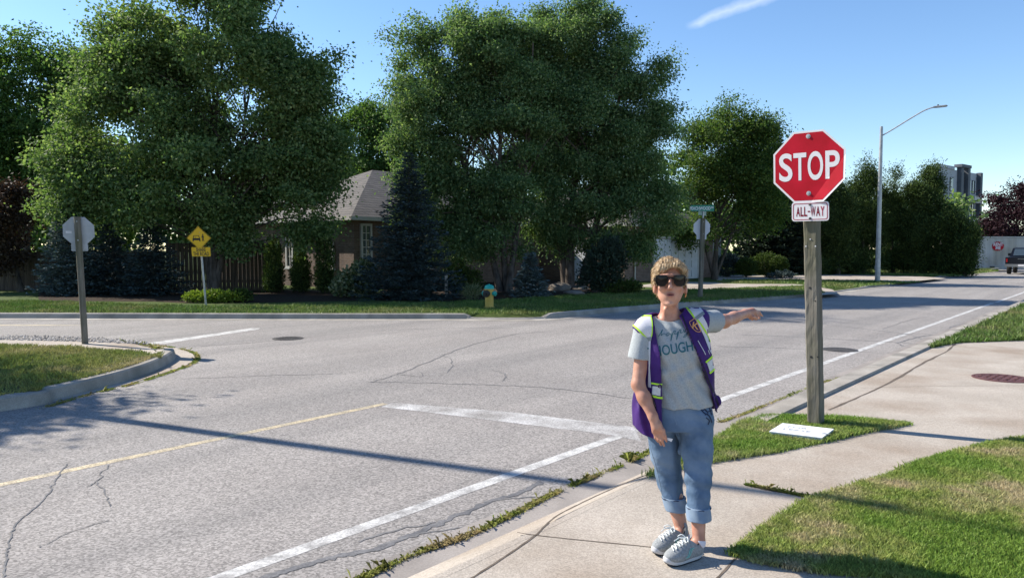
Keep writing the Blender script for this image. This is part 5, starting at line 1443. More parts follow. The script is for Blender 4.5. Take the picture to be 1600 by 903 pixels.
# ---- joints (photograph pixel, distance)
shR, elR, wrR = J(1008, 515, 4.08), J(997, 601, 4.0), J(1020, 650, 3.93)
shL, elL, wrL = J(1093, 503, 4.07), J(1131, 502, 4.24), J(1164, 490, 4.45)
hipL, knL, anL = J(1087, 662, 4.06), J(1091, 745, 3.99), J(1092, 847, 3.9)
hipR, knR, anR = J(1034, 665, 4.12), J(1046, 748, 4.13), J(1068, 838, 4.06)
YH = 4.04
head = J(1047, 434, YH + .015)

# ---- body: skin
B = Field((.6, 3.7, 0.0), (1.62, 4.75, 1.66), .0042)
torso_rows = [(660, 1020, 1106, .09), (640, 1022, 1108, .09), (600, 1024, 1106, .092), (560, 1020, 1100, .1), (530, 1012, 1098, .092), (512, 1012, 1092, .075)]
fn, lo, hi = lofted(torso_rows); B.union(fn, lo, hi, .03)
B.cone(J(1046, 512, 4.11), J(1046, 474, 4.085), .056, .047, .02)           # neck
B.cone(J(1040, 505, 4.06), J(1040, 484, 4.045), .014, .011, .02); B.cone(J(1053, 505, 4.06), J(1055, 482, 4.045), .013, .011, .02)
B.cone(J(1046, 506, 4.1), shR + [0.02, 0, .01], .05, .045, .04); B.cone(J(1048, 504, 4.1), shL, .05, .046, .04)
# head
B.ell(head + [0, .022, .012], (.07, .09, .092), .02)
B.ell(J(1047, 448, YH - .012), (.064, .068, .075), .025)
B.ell(J(1047, 463, YH - .034), (.051, .05, .044), .022)
for s in (-1, 1): B.cone(J(1047 + s * 17.5, 454, YH + .015), J(1047 + s * 7, 474, YH - .05), .017, .014, .022)
B.ell(J(1046.5, 474.5, YH - .066), (.022, .019, .0145), .012)                 # chin
B.cone(J(1047.5, 436, YH - .082), J(1047, 449, YH - .104), .0075, .011, .012)  # nose
for s in (-1, 1):
    B.ell(J(1047 + s * 3.2, 451, YH - .093), (.0085, .0095, .007), .008)
    B.ell(J(1047 + s * 13, 450, YH - .06), (.02, .02, .016), .025)         # cheeks
    B.cone(J(1047 + s * 3, 429.5, YH - .083), J(1047 + s * 15, 430, YH - .062), .008, .006, .015)
    B.ell(J(1047 + s * 9, 437.5, YH - .068), (.012, .012, .012), .01)      # eyeballs behind the lenses
for px, py in ((1022.8, 451), (1071.5, 453)):
    B.ell(J(px, py, YH + .012), (.0085, .018, .028), .008)
B.cut(ell_fn(J(1047.5, 460.5, YH - .098), (.017, .02, .0045)), J(1030, 468, YH - .16), J(1065, 452, YH - .05), .004)
def crease_cut(a, b, r):
    a, b = np.array(a), np.array(b); ba = b - a; L2 = ba @ ba
    def fn(X, Y, Z):
        t = np.clip(((X - a[0]) * ba[0] + (Y - a[1]) * ba[1] + (Z - a[2]) * ba[2]) / L2, 0, 1)
        return np.sqrt((X - a[0] - t * ba[0]) ** 2 + (Y - a[1] - t * ba[1]) ** 2 + (Z - a[2] - t * ba[2]) ** 2) - r
    B.cut(fn, np.minimum(a, b) - .02, np.maximum(a, b) + .02, .006)
for s in (-1, 1):
    crease_cut(J(1047 + s * 6, 451.5, YH - .092), J(1047 + s * 10, 461.5, YH - .083), .003)
    crease_cut(J(1047 + s * 10, 463, YH - .08), J(1047 + s * 9, 469, YH - .072), .0025)
# right arm (hangs, hand in front of the thigh)
B.cone(shR, elR, .045, .0345, .02); B.cone(elR, (elR * .55 + wrR * .45), .0345, .034, .02); B.cone(elR * .6 + wrR * .4, wrR, .036, .0255, .02)
B.ell(J(1010, 516, 4.08), (.045, .045, .045), .03)
# left arm, pointing away down the road
B.cone(shL, elL, .047, .038, .02); B.cone(elL, elL * .5 + wrL * .5, .038, .033, .02); B.cone(elL * .55 + wrL * .45, wrL, .034, .026, .02)
def finger(pts, r0, r1, k=.006):
    for i in range(len(pts) - 1):
        t0, t1 = i / (len(pts) - 1), (i + 1) / (len(pts) - 1)
        B.cone(pts[i], pts[i + 1], r0 + (r1 - r0) * t0, r0 + (r1 - r0) * t1, k if i else .01)
# right hand: palm, four hanging fingers, thumb closing on the index finger
hY = 3.92
B.cone(wrR, J(1026, 668, hY), .025, .027, .014); B.cone(J(1023, 665, hY + .008), J(1022, 674, hY + .012), .016, .013, .012); B.cone(J(1029, 662, hY), J(1033, 674, hY - .006), .018, .014, .012)
finger([J(1033, 674, hY - .008), J(1038, 682, hY - .018), J(1041.5, 689, hY - .012)], .0092, .0066)
finger([J(1030, 676, hY), J(1034, 687, hY - .01), J(1037.5, 696, hY - .002)], .0092, .0066)
finger([J(1026.5, 676.5, hY + .008), J(1029, 687, hY + .002), J(1033, 695, hY + .012)], .0088, .0063)
finger([J(1022.5, 675, hY + .016), J(1024, 684, hY + .014), J(1028, 690, hY + .024)], .0078, .0056)
finger([J(1030, 663, hY - .014), J(1036.5, 672, hY - .028), J(1038.5, 680, hY - .032), J(1041, 686, hY - .026)], .0105, .0068)
# left hand: bent at the wrist, index stretched, the rest curled underneath
wY = 4.45
B.cone(wrL, J(1175, 487.5, wY + .05), .0265, .027, .014); B.cone(J(1170, 489, wY + .02), J(1173, 496, wY + .03), .018, .014, .014)
kn = J(1181, 487, wY + .075)
finger([J(1180, 485.5, wY + .07), J(1186.5, 488.5, wY + .1), J(1191, 493.5, wY + .115)], .0098, .0068)
finger([J(1179, 487, wY + .055), J(1185, 492, wY + .08), J(1187, 497, wY + .07)], .0098, .007)
finger([J(1178, 489, wY + .04), J(1183, 494.5, wY + .055), J(1181, 499, wY + .04)], .0095, .007)
finger([J(1175, 491, wY + .028), J(1179, 496.5, wY + .035), J(1175.5, 499.5, wY + .022)], .0085, .0063)
finger([J(1170, 491, wY + .01), J(1177, 495, wY + .0), J(1184, 498, wY + .02)], .0105, .0072)
# legs
for h_, k_, a_ in ((hipL, knL, anL), (hipR, knR, anR)):
    B.cone(h_, k_, .07, .05, .03); m_ = k_ * .62 + a_ * .38; B.cone(k_, m_ + [.0, .015, 0], .048, .047, .02); B.cone(m_ + [0, .012, 0], a_, .046, .031, .03)
fdir = {'L': Vector((-.86, -.51, 0)).normalized(), 'R': Vector((-.80, -.60, 0)).normalized()}
heel = {'L': Vector((1.012, 3.918, 0)), 'R': Vector((.962, 4.07, 0))}
for s_, an in (('L', anL), ('R', anR)):
    f = np.array(fdir[s_]); hl = np.array(heel[s_])
    B.cone(an, hl + f * .05 + [0, 0, .07], .03, .032, .02); B.cone(hl + f * .03 + [0, 0, .045], hl + f * .19 + [0, 0, .035], .03, .022, .02)
body, bV, bF = sdf_obj("body", B, M_skin, woman, 1)
# mouth, lips, ear rings
m = MB()
for dz_, r_ in ((.0064, .0034), (-.0072, .0042)):
    pts = [np.array(J(1047.5 + a, 460.3, YH - .0905 + .0022 * abs(a) * .5)) + [0, 0, dz_ * (1 - (abs(a) / 6.5) ** 2)] for a in (-6, -4, -2, 0, 2, 4, 6)]
    m.tube([tuple(p) for p in pts], [.0015, r_ * .8, r_, r_ * .95, r_, r_ * .8, .0015], 8)
m.build("lips", M_lip, woman, smooth=True)
m = MB(); q = J(1047.5, 460.4, YH - .0885); m.add([(q[0] + .019 * math.cos(a), q[1] + .003 * abs(math.cos(a)), q[2] + .0058 * math.sin(a)) for a in np.linspace(0, 6.2832, 17)[:-1]], [tuple(range(16))]); m.build("mouth", M_mouth, woman)
m = MB(); q = Vector(J(1071.5, 459.5, YH - .004))
m.tube([q + Vector((math.sin(a) * .003, math.cos(a) * .009, -.008 + math.sin(a) * .009)) for a in np.linspace(0, 6.28, 13)], .0022, 6); m.build("earring", M_gold, woman)

# ---- hair
Hf = Field(tuple(head - [.14, .15, .17]), tuple(head + [.15, .18, .16]), .0035)
Hf.ell(head + [.0, .03, .024], (.081, .098, .088), .015)
Hf.ell(head + [-.062, .02, .0], (.03, .055, .06), .02); Hf.ell(head + [.064, .025, -.0], (.03, .055, .065), .02)
Hf.ell(head + [0, .085, -.03], (.07, .05, .085), .03)
Hf.cone(head + [-.06, -.055, .05], head + [.02, -.075, .062], .022, .026, .02); Hf.cone(head + [.02, -.075, .062], head + [.062, -.045, .04], .026, .02, .02)
Hf.cone(head + [-.075, .0, -.02], head + [-.074, .03, -.055], .014, .007, .015); Hf.cone(head + [-.06, .055, -.06], head + [-.05, .055, -.105], .018, .008, .02)
Hf.cone(head + [.078, .005, -.01], head + [.076, .03, -.035], .012, .007, .015)
def rough_hair(X, Y, Z):
    return .004 * np.sin(X * 260 + Z * 90 + 4 * np.sin(Y * 60)) * np.sin(Y * 180 + X * 70) + .003 * np.sin(X * 470 - Z * 160) + .0 * (X + Y + Z)
S_, X_, Y_, Z_ = Hf.sl(Hf.lo, Hf.lo + Hf.h * Hf.n)
Hf.f += rough_hair(X_, Y_, Z_)[: Hf.f.shape[0], : Hf.f.shape[1], : Hf.f.shape[2]].astype(np.float32)
# leave the face free
Hf.cut(ell_fn(head + [0.006, -.085, -.03], (.066, .075, .09)), head - [.14, .2, .2], head + [.14, .02, .09], .006)
hair, hV, hF = sdf_obj("hair", Hf, M_hair, woman, 0)
rs = np.random.default_rng(4)
ctr = head + [0, .03, .01]; SV_ = []
sel = hV[rs.choice(len(hV), 4200)]
for p in sel:
    d = p - ctr; d /= np.linalg.norm(d)
    if p[1] < head[1] - .055 and p[2] < head[2] + .062: continue
    flow = np.array([d[0] * .6 + (-.5 if d[0] < .15 else .45), -.35 if d[1] < .3 else .35, (-.85 + .9 * max(0, d[2])) * (.25 if d[1] < -.2 and d[2] > .2 else 1)]) + rs.normal(0, .16, 3)
    flow -= d * (flow @ d) * .75; flow /= np.linalg.norm(flow); ln = rs.uniform(.016, .036) * (1.0 if d[2] > 0 else .8)
    sd = np.cross(flow, d); sd /= np.linalg.norm(sd) + 1e-9; wd = rs.uniform(.0005, .0014)
    a = p - d * .003 - flow * ln * .4; b = p + d * rs.uniform(.002, .006); c = p + flow * ln * .7 + d * rs.uniform(-.005, .006)
    SV_ += [a - sd * wd, a + sd * wd, b + sd * wd, b - sd * wd, b - sd * wd, b + sd * wd, c + sd * wd * .3, c - sd * wd * .3]
SV_ = np.array(SV_); np_obj("loose_strands", SV_, np.arange(len(SV_)).reshape(-1, 4), M_strand, hair)

# ---- sunglasses
gx = thing("sunglasses", None, None, base); gx.parent = woman; gx.location = (0, 0, 0)
OFF[gx] = OFF[woman]
YG = YH - .099
def lens_outline(s):
    pts = [(3.0, -4.0), (8, -6.6), (18.5, -7.0), (22.0, -5.4), (22.2, 2.5), (20.2, 6.6), (16, 8.0), (8.5, 7.6), (4.6, 3.6)]
    return [(1048 + s * a * 1.08, 437.8 + b * 1.22) for a, b in pts]
def curve_y(px): return YG + .00011 * (px - 1048) ** 2 * 1.0 * .6
for s in (-1, 1):
    ol = lens_outline(s); cxp = sum(a for a, b in ol) / len(ol); cyp = sum(b for a, b in ol) / len(ol)
    inn = [(cxp + (a - cxp) * .82, cyp + (b - cyp) * .76) for a, b in ol]
    m = MB(); k = len(ol); vs = []
    for dy_ in (-.004, .004):
        vs += [tuple(J(a, b, curve_y(a) + dy_)) for a, b in ol] + [tuple(J(a, b, curve_y(a) + dy_)) for a, b in inn]
    fs = []
    for i in range(k):
        j = (i + 1) % k
        fs += [(i, j, k + j, k + i), (2 * k + i, 3 * k + i, 3 * k + j, 2 * k + j), (i, 2 * k + i, 2 * k + j, j), (k + i, k + j, 3 * k + j, 3 * k + i)]
    m.add(vs, fs); m.build("frame", M_frame, gx, bevel=.001)
    cpt = tuple(J(cxp, cyp, curve_y(cxp) - .004))
    m = MB(); m.add([tuple(J(a, b, curve_y(a))) for a, b in inn] + [cpt], [(i, (i + 1) % k, k) for i in range(k)]); m.build("lens", M_lens, gx, smooth=True)
    MB().tube([J(1048 + s * 21.5, 434, curve_y(1069)), J(1048 + s * 25.5, 435, YG + .06), J(1048 + s * 24.5, 441, YG + .12)], [.005, .0045, .003], 8).build("temple", M_frame, gx, smooth=True)
MB().tube([J(1044.5, 434.5, YG - .001), J(1048, 433.6, YG - .003), J(1051.5, 434.5, YG - .001)], .0032, 8).build("bridge", M_frame, gx, smooth=True)

# ---- t-shirt
shirt_rows = [(643, 1016, 1116, .122), (625, 1016, 1115, .12), (600, 1017, 1111, .115), (570, 1013, 1107, .116, -.005), (545, 1010, 1105, .12, -.012), (525, 1007, 1103, .105), (510, 1010, 1098, .085), (498, 1018, 1084, .066, .012)]
def folds(X, Y, Z):
    a = (X - xof(1062)) * .55 - (Z - zof(570)) * .55
    return .0055 * np.sin(a * 62 + 1.5 * np.sin(Z * 22)) * np.clip((zof(545) - Z) / .1, 0, 1) + .0035 * np.sin((X + Z * .8) * 75 + 2 * np.sin(X * 14))
T = Field((.62, 3.82, .68), (1.4, 4.42, 1.38), .0048)
sfn, lo, hi = lofted(shirt_rows)
T.union(lambda X, Y, Z: sfn(X, Y, Z) + folds(X, Y, Z), lo, hi, .02)
T.cone(J(1040, 504, 4.1), shR + [.012, 0, .0], .05, .058, .03); T.cone(J(1052, 502, 4.1), shL + [-.01, 0, -.004], .05, .06, .03)
slR = J(996, 566, 4.04); slL = J(1120, 502, 4.19)
T.cone(shR + [0, 0, -.004], slR + [.0, 0, -.03], .062, .066, .03); T.cone(shL, slL * 1.15 - shL * .15, .061, .066, .03)
def plane(pt, n):
    n = np.array(n, float); n /= np.linalg.norm(n); pt = np.array(pt)
    return lambda X, Y, Z: (X - pt[0]) * n[0] + (Y - pt[1]) * n[1] + (Z - pt[2]) * n[2]
neg = lambda f: (lambda X, Y, Z: -f(X, Y, Z))
T.cut(neg(plane(J(997, 558, 4.1), (-.12, 0, -1))), (.62, 3.82, .9), (xof(1013), 4.42, zof(540)))
T.cut(neg(plane(J(1117, 502, 4.175), (.62, .72, -.12))), (xof(1090), 3.9, zof(545)), (1.4, 4.42, 1.38))
def neckhole(X, Y, Z):
    return np.sqrt(((X - xof(1045)) / 1.05) ** 2 + (Y - 4.07) ** 2 + ((Z - zof(480)) * .9) ** 2) - .082
T.cut(neckhole, (xof(1005), 3.85, zof(520)), (xof(1090), 4.3, 1.38))
T.cut(lambda X, Y, Z: Z - zof(640, 3.96) + .004 * np.sin(X * 45) + 0 * Y, (.6, 3.8, .6), (1.4, 4.42, zof(630)))
shirt, tV, tF = sdf_obj("t_shirt", T, M_shirt, woman, 1)

# ---- vest: an open shell hanging off the shoulders
vest_rows = [(690, 991, 1138, .19, .035), (670, 991, 1136, .185, .03), (640, 993, 1129, .165, .02), (610, 998, 1121, .148, .012), (575, 1003, 1116, .142), (545, 1004, 1111, .136, -.008), (525, 1003, 1108, .122), (508, 1004, 1100, .1), (494, 1014, 1088, .082, .014)]
vfn, lo, hi = lofted(vest_rows)
Vf = Field((.62, 3.78, .55), (1.34, 4.45, 1.4), .0048)
def vfold(X, Y, Z):
    lowk = np.clip((zof(560) - Z) / .25, 0, 1)
    return .010 * lowk * np.sin(X * 78 + 2.0 * np.sin(Z * 9)) * (1 + 0 * Y) + .004 * np.sin(Y * 60 + Z * 20) * lowk
Vf.union(lambda X, Y, Z: vfn(X, Y, Z) + vfold(X, Y, Z), lo, hi, .02)
Vf.cone(J(1038, 500, 4.1), shR + [.0, 0, .0], .062, .069, .03); Vf.cone(J(1054, 498, 4.1), shL + [-.012, 0, .002], .062, .076, .03)
solid = Vf.f.copy()
Vf.f = np.abs(solid + .004) - .0055                                     # the cloth itself
# armholes
def cap(a, b, r):
    a, b = np.array(a), np.array(b); ba = b - a; L2 = ba @ ba
    def fn(X, Y, Z):
        t = np.clip(((X - a[0]) * ba[0] + (Y - a[1]) * ba[1] + (Z - a[2]) * ba[2]) / L2, 0, 1)
        return np.sqrt((X - a[0] - t * ba[0]) ** 2 + (Y - a[1] - t * ba[1]) ** 2 + (Z - a[2] - t * ba[2]) ** 2) - r
    return fn
Vf.cut(cap(shR + [-.078, 0, -.066], shR + [-.2, 0, -.24], .076), Vf.lo, (xof(1016), 4.45, 1.4))
Vf.cut(cap(shR + [-.045, 0, -.08], J(993, 590, 4.0), .052), Vf.lo, (xof(1016), 4.45, 1.3))
Vf.cut(cap(elR, wrR, .046), Vf.lo, (xof(1030), 4.45, 1.3))
Vf.cut(cap(shL + [.05, .03, -.012], shL + [.3, .32, -.02], .083), (xof(1085), 3.78, zof(560)), (1.34, 4.45, 1.4))
# front opening (edges traced on the front only) and hem
zq = np.array([zof(v, 3.97) for v in (700, 645, 600, 557, 520, 487, 470)])
le = np.array([(v - 800) * 3.97 / FPX for v in (1037, 1037, 1036, 1033, 1027, 1024, 1024)]); re = np.array([(v - 800) * 3.97 / FPX for v in (1150, 1128, 1110, 1092, 1076, 1062, 1057)])
def opening(X, Y, Z):
    l_ = np.interp(Z, zq, le); r_ = np.interp(Z, zq, re)
    return np.maximum(np.maximum(l_ - X, X - r_), Y - 4.08)
Vf.cut(opening, Vf.lo, Vf.lo + Vf.h * Vf.n)
Vf.cut(lambda X, Y, Z: np.sqrt(((X - xof(1045)) / 1.1) ** 2 + (Y - 4.085) ** 2 + ((Z - zof(478)) * .7) ** 2) - .079, (xof(1000), 3.8, zof(512)), (xof(1090), 4.4, 1.4))
def hem(X, Y, Z):
    line = np.interp(X, [xof(v, 4.0) for v in (985, 1005, 1022, 1036, 1060, 1110, 1128, 1140)], [zof(v, 4.0) for v in (664, 678, 684, 672, 650, 634, 648, 632)])
    return Z - line + 0 * Y
Vf.cut(hem, Vf.lo, Vf.lo + Vf.h * Vf.n)
vest, vV, vF = sdf_obj("safety_vest", Vf, M_vest, woman, 1)
J_jeans = None

# ---- jeans
jl = [(617, 1019, 1111, .104, .004), (635, 1017, 1113, .108, .006), (655, 1008, 1116, .125, .012), (668, 1004, 1115, .128, .012)]
D = Field((.62, 3.78, .18), (1.3, 4.45, .9), .0048)
jfn, lo, hi = lofted(jl)
D.union(jfn, lo, hi, .03)
def dfold(X, Y, Z): return .0028 * np.sin(Z * 85 + 22 * X + 2 * np.sin(Y * 30)) * (.4 + .6 * np.sin(Z * 9 + 1) ** 2)
for h_, k_, a_, sg, tk in ((hipL, knL, anL, 1, 800), (hipR, knR, anR, -1, 790)):
    cu = k_ + (a_ - k_) * ((tk - (745 if sg > 0 else 748)) / (104. if sg > 0 else 88.))
    for p0, p1, r0, r1 in ((h_ + [0, 0, .03], h_ * .5 + k_ * .5, .097, .083), (h_ * .5 + k_ * .5, k_, .083, .07), (k_, cu, .069, .058)):
        a_0, b_0 = np.array(p0), np.array(p1); ba = b_0 - a_0; L2 = ba @ ba
        def fn(X, Y, Z, a_0=a_0, ba=ba, L2=L2, r0=r0, r1=r1):
            t = np.clip(((X - a_0[0]) * ba[0] + (Y - a_0[1]) * ba[1] + (Z - a_0[2]) * ba[2]) / L2, 0, 1)
            return np.sqrt((X - a_0[0] - t * ba[0]) ** 2 + (Y - a_0[1] - t * ba[1]) ** 2 + (Z - a_0[2] - t * ba[2]) ** 2) - (r0 + (r1 - r0) * t) + dfold(X, Y, Z)
        D.union(fn, np.minimum(a_0, b_0) - r0, np.maximum(a_0, b_0) + r0, .025)
D.cut(lambda X, Y, Z: Z - zof(792, 4.1) + 0 * X + 0 * Y, (.6, 3.7, 0), (xof(1072), 4.45, .5))
D.cut(lambda X, Y, Z: Z - zof(805, 3.93) + 0 * X + 0 * Y, (xof(1068), 3.7, 0), (1.3, 4.45, .5))
# keep the two legs apart
def crotch(X, Y, Z):
    xc = np.interp(Z, [zof(v) for v in (810, 750, 700, 672)], [xof(v) for v in (1072.5, 1067.5, 1063, 1061)]); wd = np.interp(Z, [zof(v) for v in (810, 750, 700, 685, 674)], [.012, .009, .008, .009, .003])
    return np.maximum(np.abs(X - xc - (Y - 4.08) * .75) - wd, Z - zof(672))
D.cut(crotch, D.lo, D.lo + D.h * D.n, .008)
jeans, jV, jF = sdf_obj("jeans", D, M_denim, woman, 1)
for k_, a_, tk, bt, YY, sg in ((knL, anL, 792, 811, 3.93, 1), (knR, anR, 778, 797, 4.08, -1)):
    z0, z1 = zof(bt, YY), zof(tk, YY); ax0 = k_ + (a_ - k_) * ((k_[2] - z0) / (k_[2] - a_[2])); ax1 = k_ + (a_ - k_) * ((k_[2] - z1) / (k_[2] - a_[2]))
    C_ = Field(tuple(np.minimum(ax0, ax1) - .1), tuple(np.maximum(ax0, ax1) + .1), .004)
    def tub(X, Y, Z, ax0=ax0, ax1=ax1, z0=z0, z1=z1):
        t = (Z - z0) / (z1 - z0); cx = ax0[0] + (ax1[0] - ax0[0]) * t; cy = ax0[1] + (ax1[1] - ax0[1]) * t
        r = np.sqrt((X - cx) ** 2 + (Y - cy) ** 2) + .0025 * np.sin(np.arctan2(Y - cy, X - cx) * 5 + Z * 60)
        return np.maximum(np.abs(r - .0595) - .0055, np.maximum(z0 - Z, Z - z1)) - .001
    C_.f = tub(*C_.sl(C_.lo, C_.lo + C_.h * (C_.n - 1))[1:]).astype(np.float32)
    cuff, _, _ = sdf_obj("turn_up", C_, M_denim_l, jeans, 1)
    m = MB(); pts = [(ax1[0] + math.cos(a) * .0645, ax1[1] + math.sin(a) * .0645, z1 - .006 + .002 * math.sin(a * 7)) for a in np.linspace(0, 2 * math.pi, 40)]
    rr_ = random.Random(2); m.tube(pts, [rr_.uniform(.002, .005) for _ in pts], 6); m.build("frayed_edge", M_denim_d, jeans)

# ---- things laid on the cloth (prints, strips, crest): outlines dropped onto the garment surface
def bvh(*vf):
    vs, fs = [], []
    for V, F in vf:
        k = len(vs); vs += [tuple(v) for v in V]; fs += [tuple(int(i) + k for i in f) for f in F]
    return BVHTree.FromPolygons(vs, fs)
def drape(name, polys, tree, lift, m, parent, cut=9):
    """polys in photograph pixels -> a thin sheet lying on the surface"""
    bm = bmesh.new()
    for pts, tris in polys:
        vv = [bm.verts.new((a, b, 0)) for a, b in pts]
        for t in tris:
            try: bm.faces.new([vv[i] for i in t])
            except ValueError: pass
    xs = [v.co.x for v in bm.verts]; ys = [v.co.y for v in bm.verts]
    step = 2.2
    for ax, (l_, h_) in ((0, (min(xs), max(xs))), (1, (min(ys), max(ys)))):
        q = l_ + step
        while q < h_:
            no = Vector((1, 0, 0)) if ax == 0 else Vector((0, 1, 0)); co = no * q
            bmesh.ops.bisect_plane(bm, geom=bm.verts[:] + bm.edges[:] + bm.faces[:], plane_co=co, plane_no=no); q += step
    cam_p = Vector((0, 0, CAMZ)); bad = []
    for v in bm.verts:
        d = ray(v.co.x, v.co.y).normalized(); hit, nrm, _, dist = tree.ray_cast(cam_p, d)
        if hit is None: bad.append(v); continue
        if nrm.dot(d) > 0: nrm = -nrm
        v.co = hit + nrm * lift
    bmesh.ops.delete(bm, geom=bad, context='VERTS')
    long_ = [f for f in bm.faces if max(e.calc_length() for e in f.edges) > .05]
    bmesh.ops.delete(bm, geom=long_, context='FACES_ONLY')
    off = OFF[parent]
    for v in bm.verts: v.co -= off
    me = bpy.data.meshes.new(name); bm.to_mesh(me); bm.free()
    me.polygons.foreach_set('use_smooth', [True] * len(me.polygons))
    return link(name, me, m, parent)
def drape_each(name, polys, tree, lift, m, parent):
    for q in polys: drape(name, [q], tree, lift, m, parent)
def pg(pts):
    return (pts, [tuple(t) for t in tessellate_polygon([[Vector((a, b, 0)) for a, b in pts]])])
def strip(pts, wd):
    pts = spline([Vector(p) for p in pts], 6); out, fs = [], []
    for i, p in enumerate(pts):
        t = (pts[min(i + 1, len(pts) - 1)] - pts[max(i - 1, 0)]).normalized(); n_ = Vector((-t.y, t.x)) * wd / 2
        out += [(p.x + n_.x, p.y + n_.y), (p.x - n_.x, p.y - n_.y)]
    return (out, [(2 * i, 2 * i + 1, 2 * i + 3, 2 * i + 2) for i in range(len(pts) - 1)])
def txt(body_, size, cx_, cy_, ang, xs=1.0, bold=0.0, shear=0.0):
    vs, fs = text_tris(body_, size, xs, bold, shear=shear); c_, s_ = math.cos(ang), math.sin(ang)
    return ([(cx_ + a * c_ + b * s_ , cy_ + a * s_ - b * c_) for a, b in vs], fs)
tt = bvh((tV, tF)); tv = bvh((vV, vF)); tj = bvh((jV, jF))
drape("lettering", [txt("THOUGHTS", 22.5, 1056.5, 545, -.16, .74, .2)], tt, .002, M_teal_i, shirt)
hp = [[(1029, 526), (1033, 519), (1035, 515), (1033, 524), (1037, 521), (1040, 523)], [(1046, 520), (1042, 521), (1042, 525), (1046, 522), (1049, 523)], [(1050, 520), (1048, 533), (1052, 519), (1055, 517), (1054, 522), (1058, 521)], [(1059, 518), (1057, 531), (1061, 517), (1064, 515), (1063, 520), (1067, 519)], [(1068, 515), (1069, 519), (1073, 514), (1074, 520), (1071, 526), (1068, 526), (1076, 518)]]
drape("script_lettering", [strip(s_, .9) for s_ in hp], tt, .002, M_teal_i, shirt)
ml = [[(1018, 494), (1006, 493), (997, 499), (990, 509), (1000, 517), (1011, 528), (1018, 530), (1019, 510)], [(1068, 477), (1074, 476), (1086, 477), (1094, 481), (1099, 487), (1090, 496), (1085, 497), (1077, 489)]]
drape_each("mesh_panel", [pg(q) for q in ml], tv, .0025, M_mesh_s, vest)
drape_each("mesh_panel", [pg([(1087, 498), (1097, 492), (1104, 505), (1110, 525), (1112, 545), (1114, 558), (1107, 545), (1099, 524)])], tv, .0025, M_mesh_s, vest)
drape_each("mesh_panel", [pg([(1013, 530), (1017, 530), (1016, 575), (1018, 606), (1013, 604), (1014, 570)])], tv, .0025, M_mesh_s, vest)
drape_each("lime_edging", [strip([(1018, 494), (1008, 494), (999, 496)], 2.2), strip([(1017, 494), (1019, 505), (1019, 520), (1017, 530)], 1.8), strip([(990, 508), (999, 516), (1011, 529)], 2.6), strip([(1069, 477), (1078, 487), (1086, 498)], 2.6), strip([(1089, 499), (1096, 508), (1103, 520)], 2.6), strip([(1103, 520), (1109, 534), (1114, 552)], 1.2)], tv, .004, M_lime, vest)
drape_each("grey_strap", [pg([(1084, 497), (1098, 487), (1101, 491), (1088, 501)]), pg([(1010, 527), (1019, 526), (1018, 532), (1014, 533)])], tv, .0045, M_grey_s, vest)
drape_each("reflective_band", [pg([(1020, 603), (1036, 604), (1036, 619), (1019, 616)]), pg([(1104, 567), (1115, 558), (1117, 575), (1109, 582)])], tv, .003, M_silver_s, vest)
drape_each("lime_edging", [strip([(1018, 598.5), (1028, 600), (1036, 600.5)], 2.6), strip([(1017, 617.5), (1027, 620.5), (1036, 621.5)], 3), strip([(1102, 566), (1108, 561), (1115, 554)], 3), strip([(1108, 583), (1113, 579), (1117, 574)], 2.8)], tv, .0045, M_lime, vest)
drape_each("crest", [strip([(1077, 503), (1082, 500), (1086, 498), (1090, 506), (1094, 517), (1088, 518), (1082, 513), (1078, 507), (1077, 503)], 1.0), txt("K", 15, 1086, 509.5, .18, 1.1, .25)], tv, .0045, M_gold, vest)
drape_each("white_stitching", [strip([(1090, 532), (1095, 541), (1099, 548), (1102, 554)], 1.0), strip([(1106, 547), (1108, 553)], .8)], tv, .003, M_mesh_s, vest)
drape_each("edge_binding", [strip([(1062.5, 485), (1076, 520), (1088, 548), (1093, 560)], 2.4), strip([(1093, 560), (1101, 580), (1112, 608), (1124, 636)], 2.8), strip([(1024.5, 490), (1028, 520), (1033, 557), (1036, 590)], 1.6)], tv, .004, M_vest_d, vest)
drape_each("embroidery", [strip([(1094, 638), (1100, 645), (1108, 650), (1112, 660)], 1.8), strip([(1100, 637), (1104, 643), (1112, 641)], 1.6), strip([(1103, 652), (1108, 657), (1106, 663)], 1.6), strip([(1108, 637), (1112, 648)], 1.8), strip([(1097, 642), (1102, 640), (1106, 646), (1101, 648)], 1.4)], tj, .002, M_denim_d, jeans)
drape_each("seam", [strip([(1053, 641), (1054, 652), (1058, 664)], .7), strip([(1013, 690), (1025, 730), (1036, 780)], .7)], tj, .0015, M_denim_l, jeans)
m = MB(); q = Vector(J(1031, 603, 3.905)); m.tube([q + Vector((math.cos(a) * .009, 0, math.sin(a) * .008)) for a in np.linspace(0, 6.28, 13)], .003, 6); m.build("ring", M_vest_d, vest)

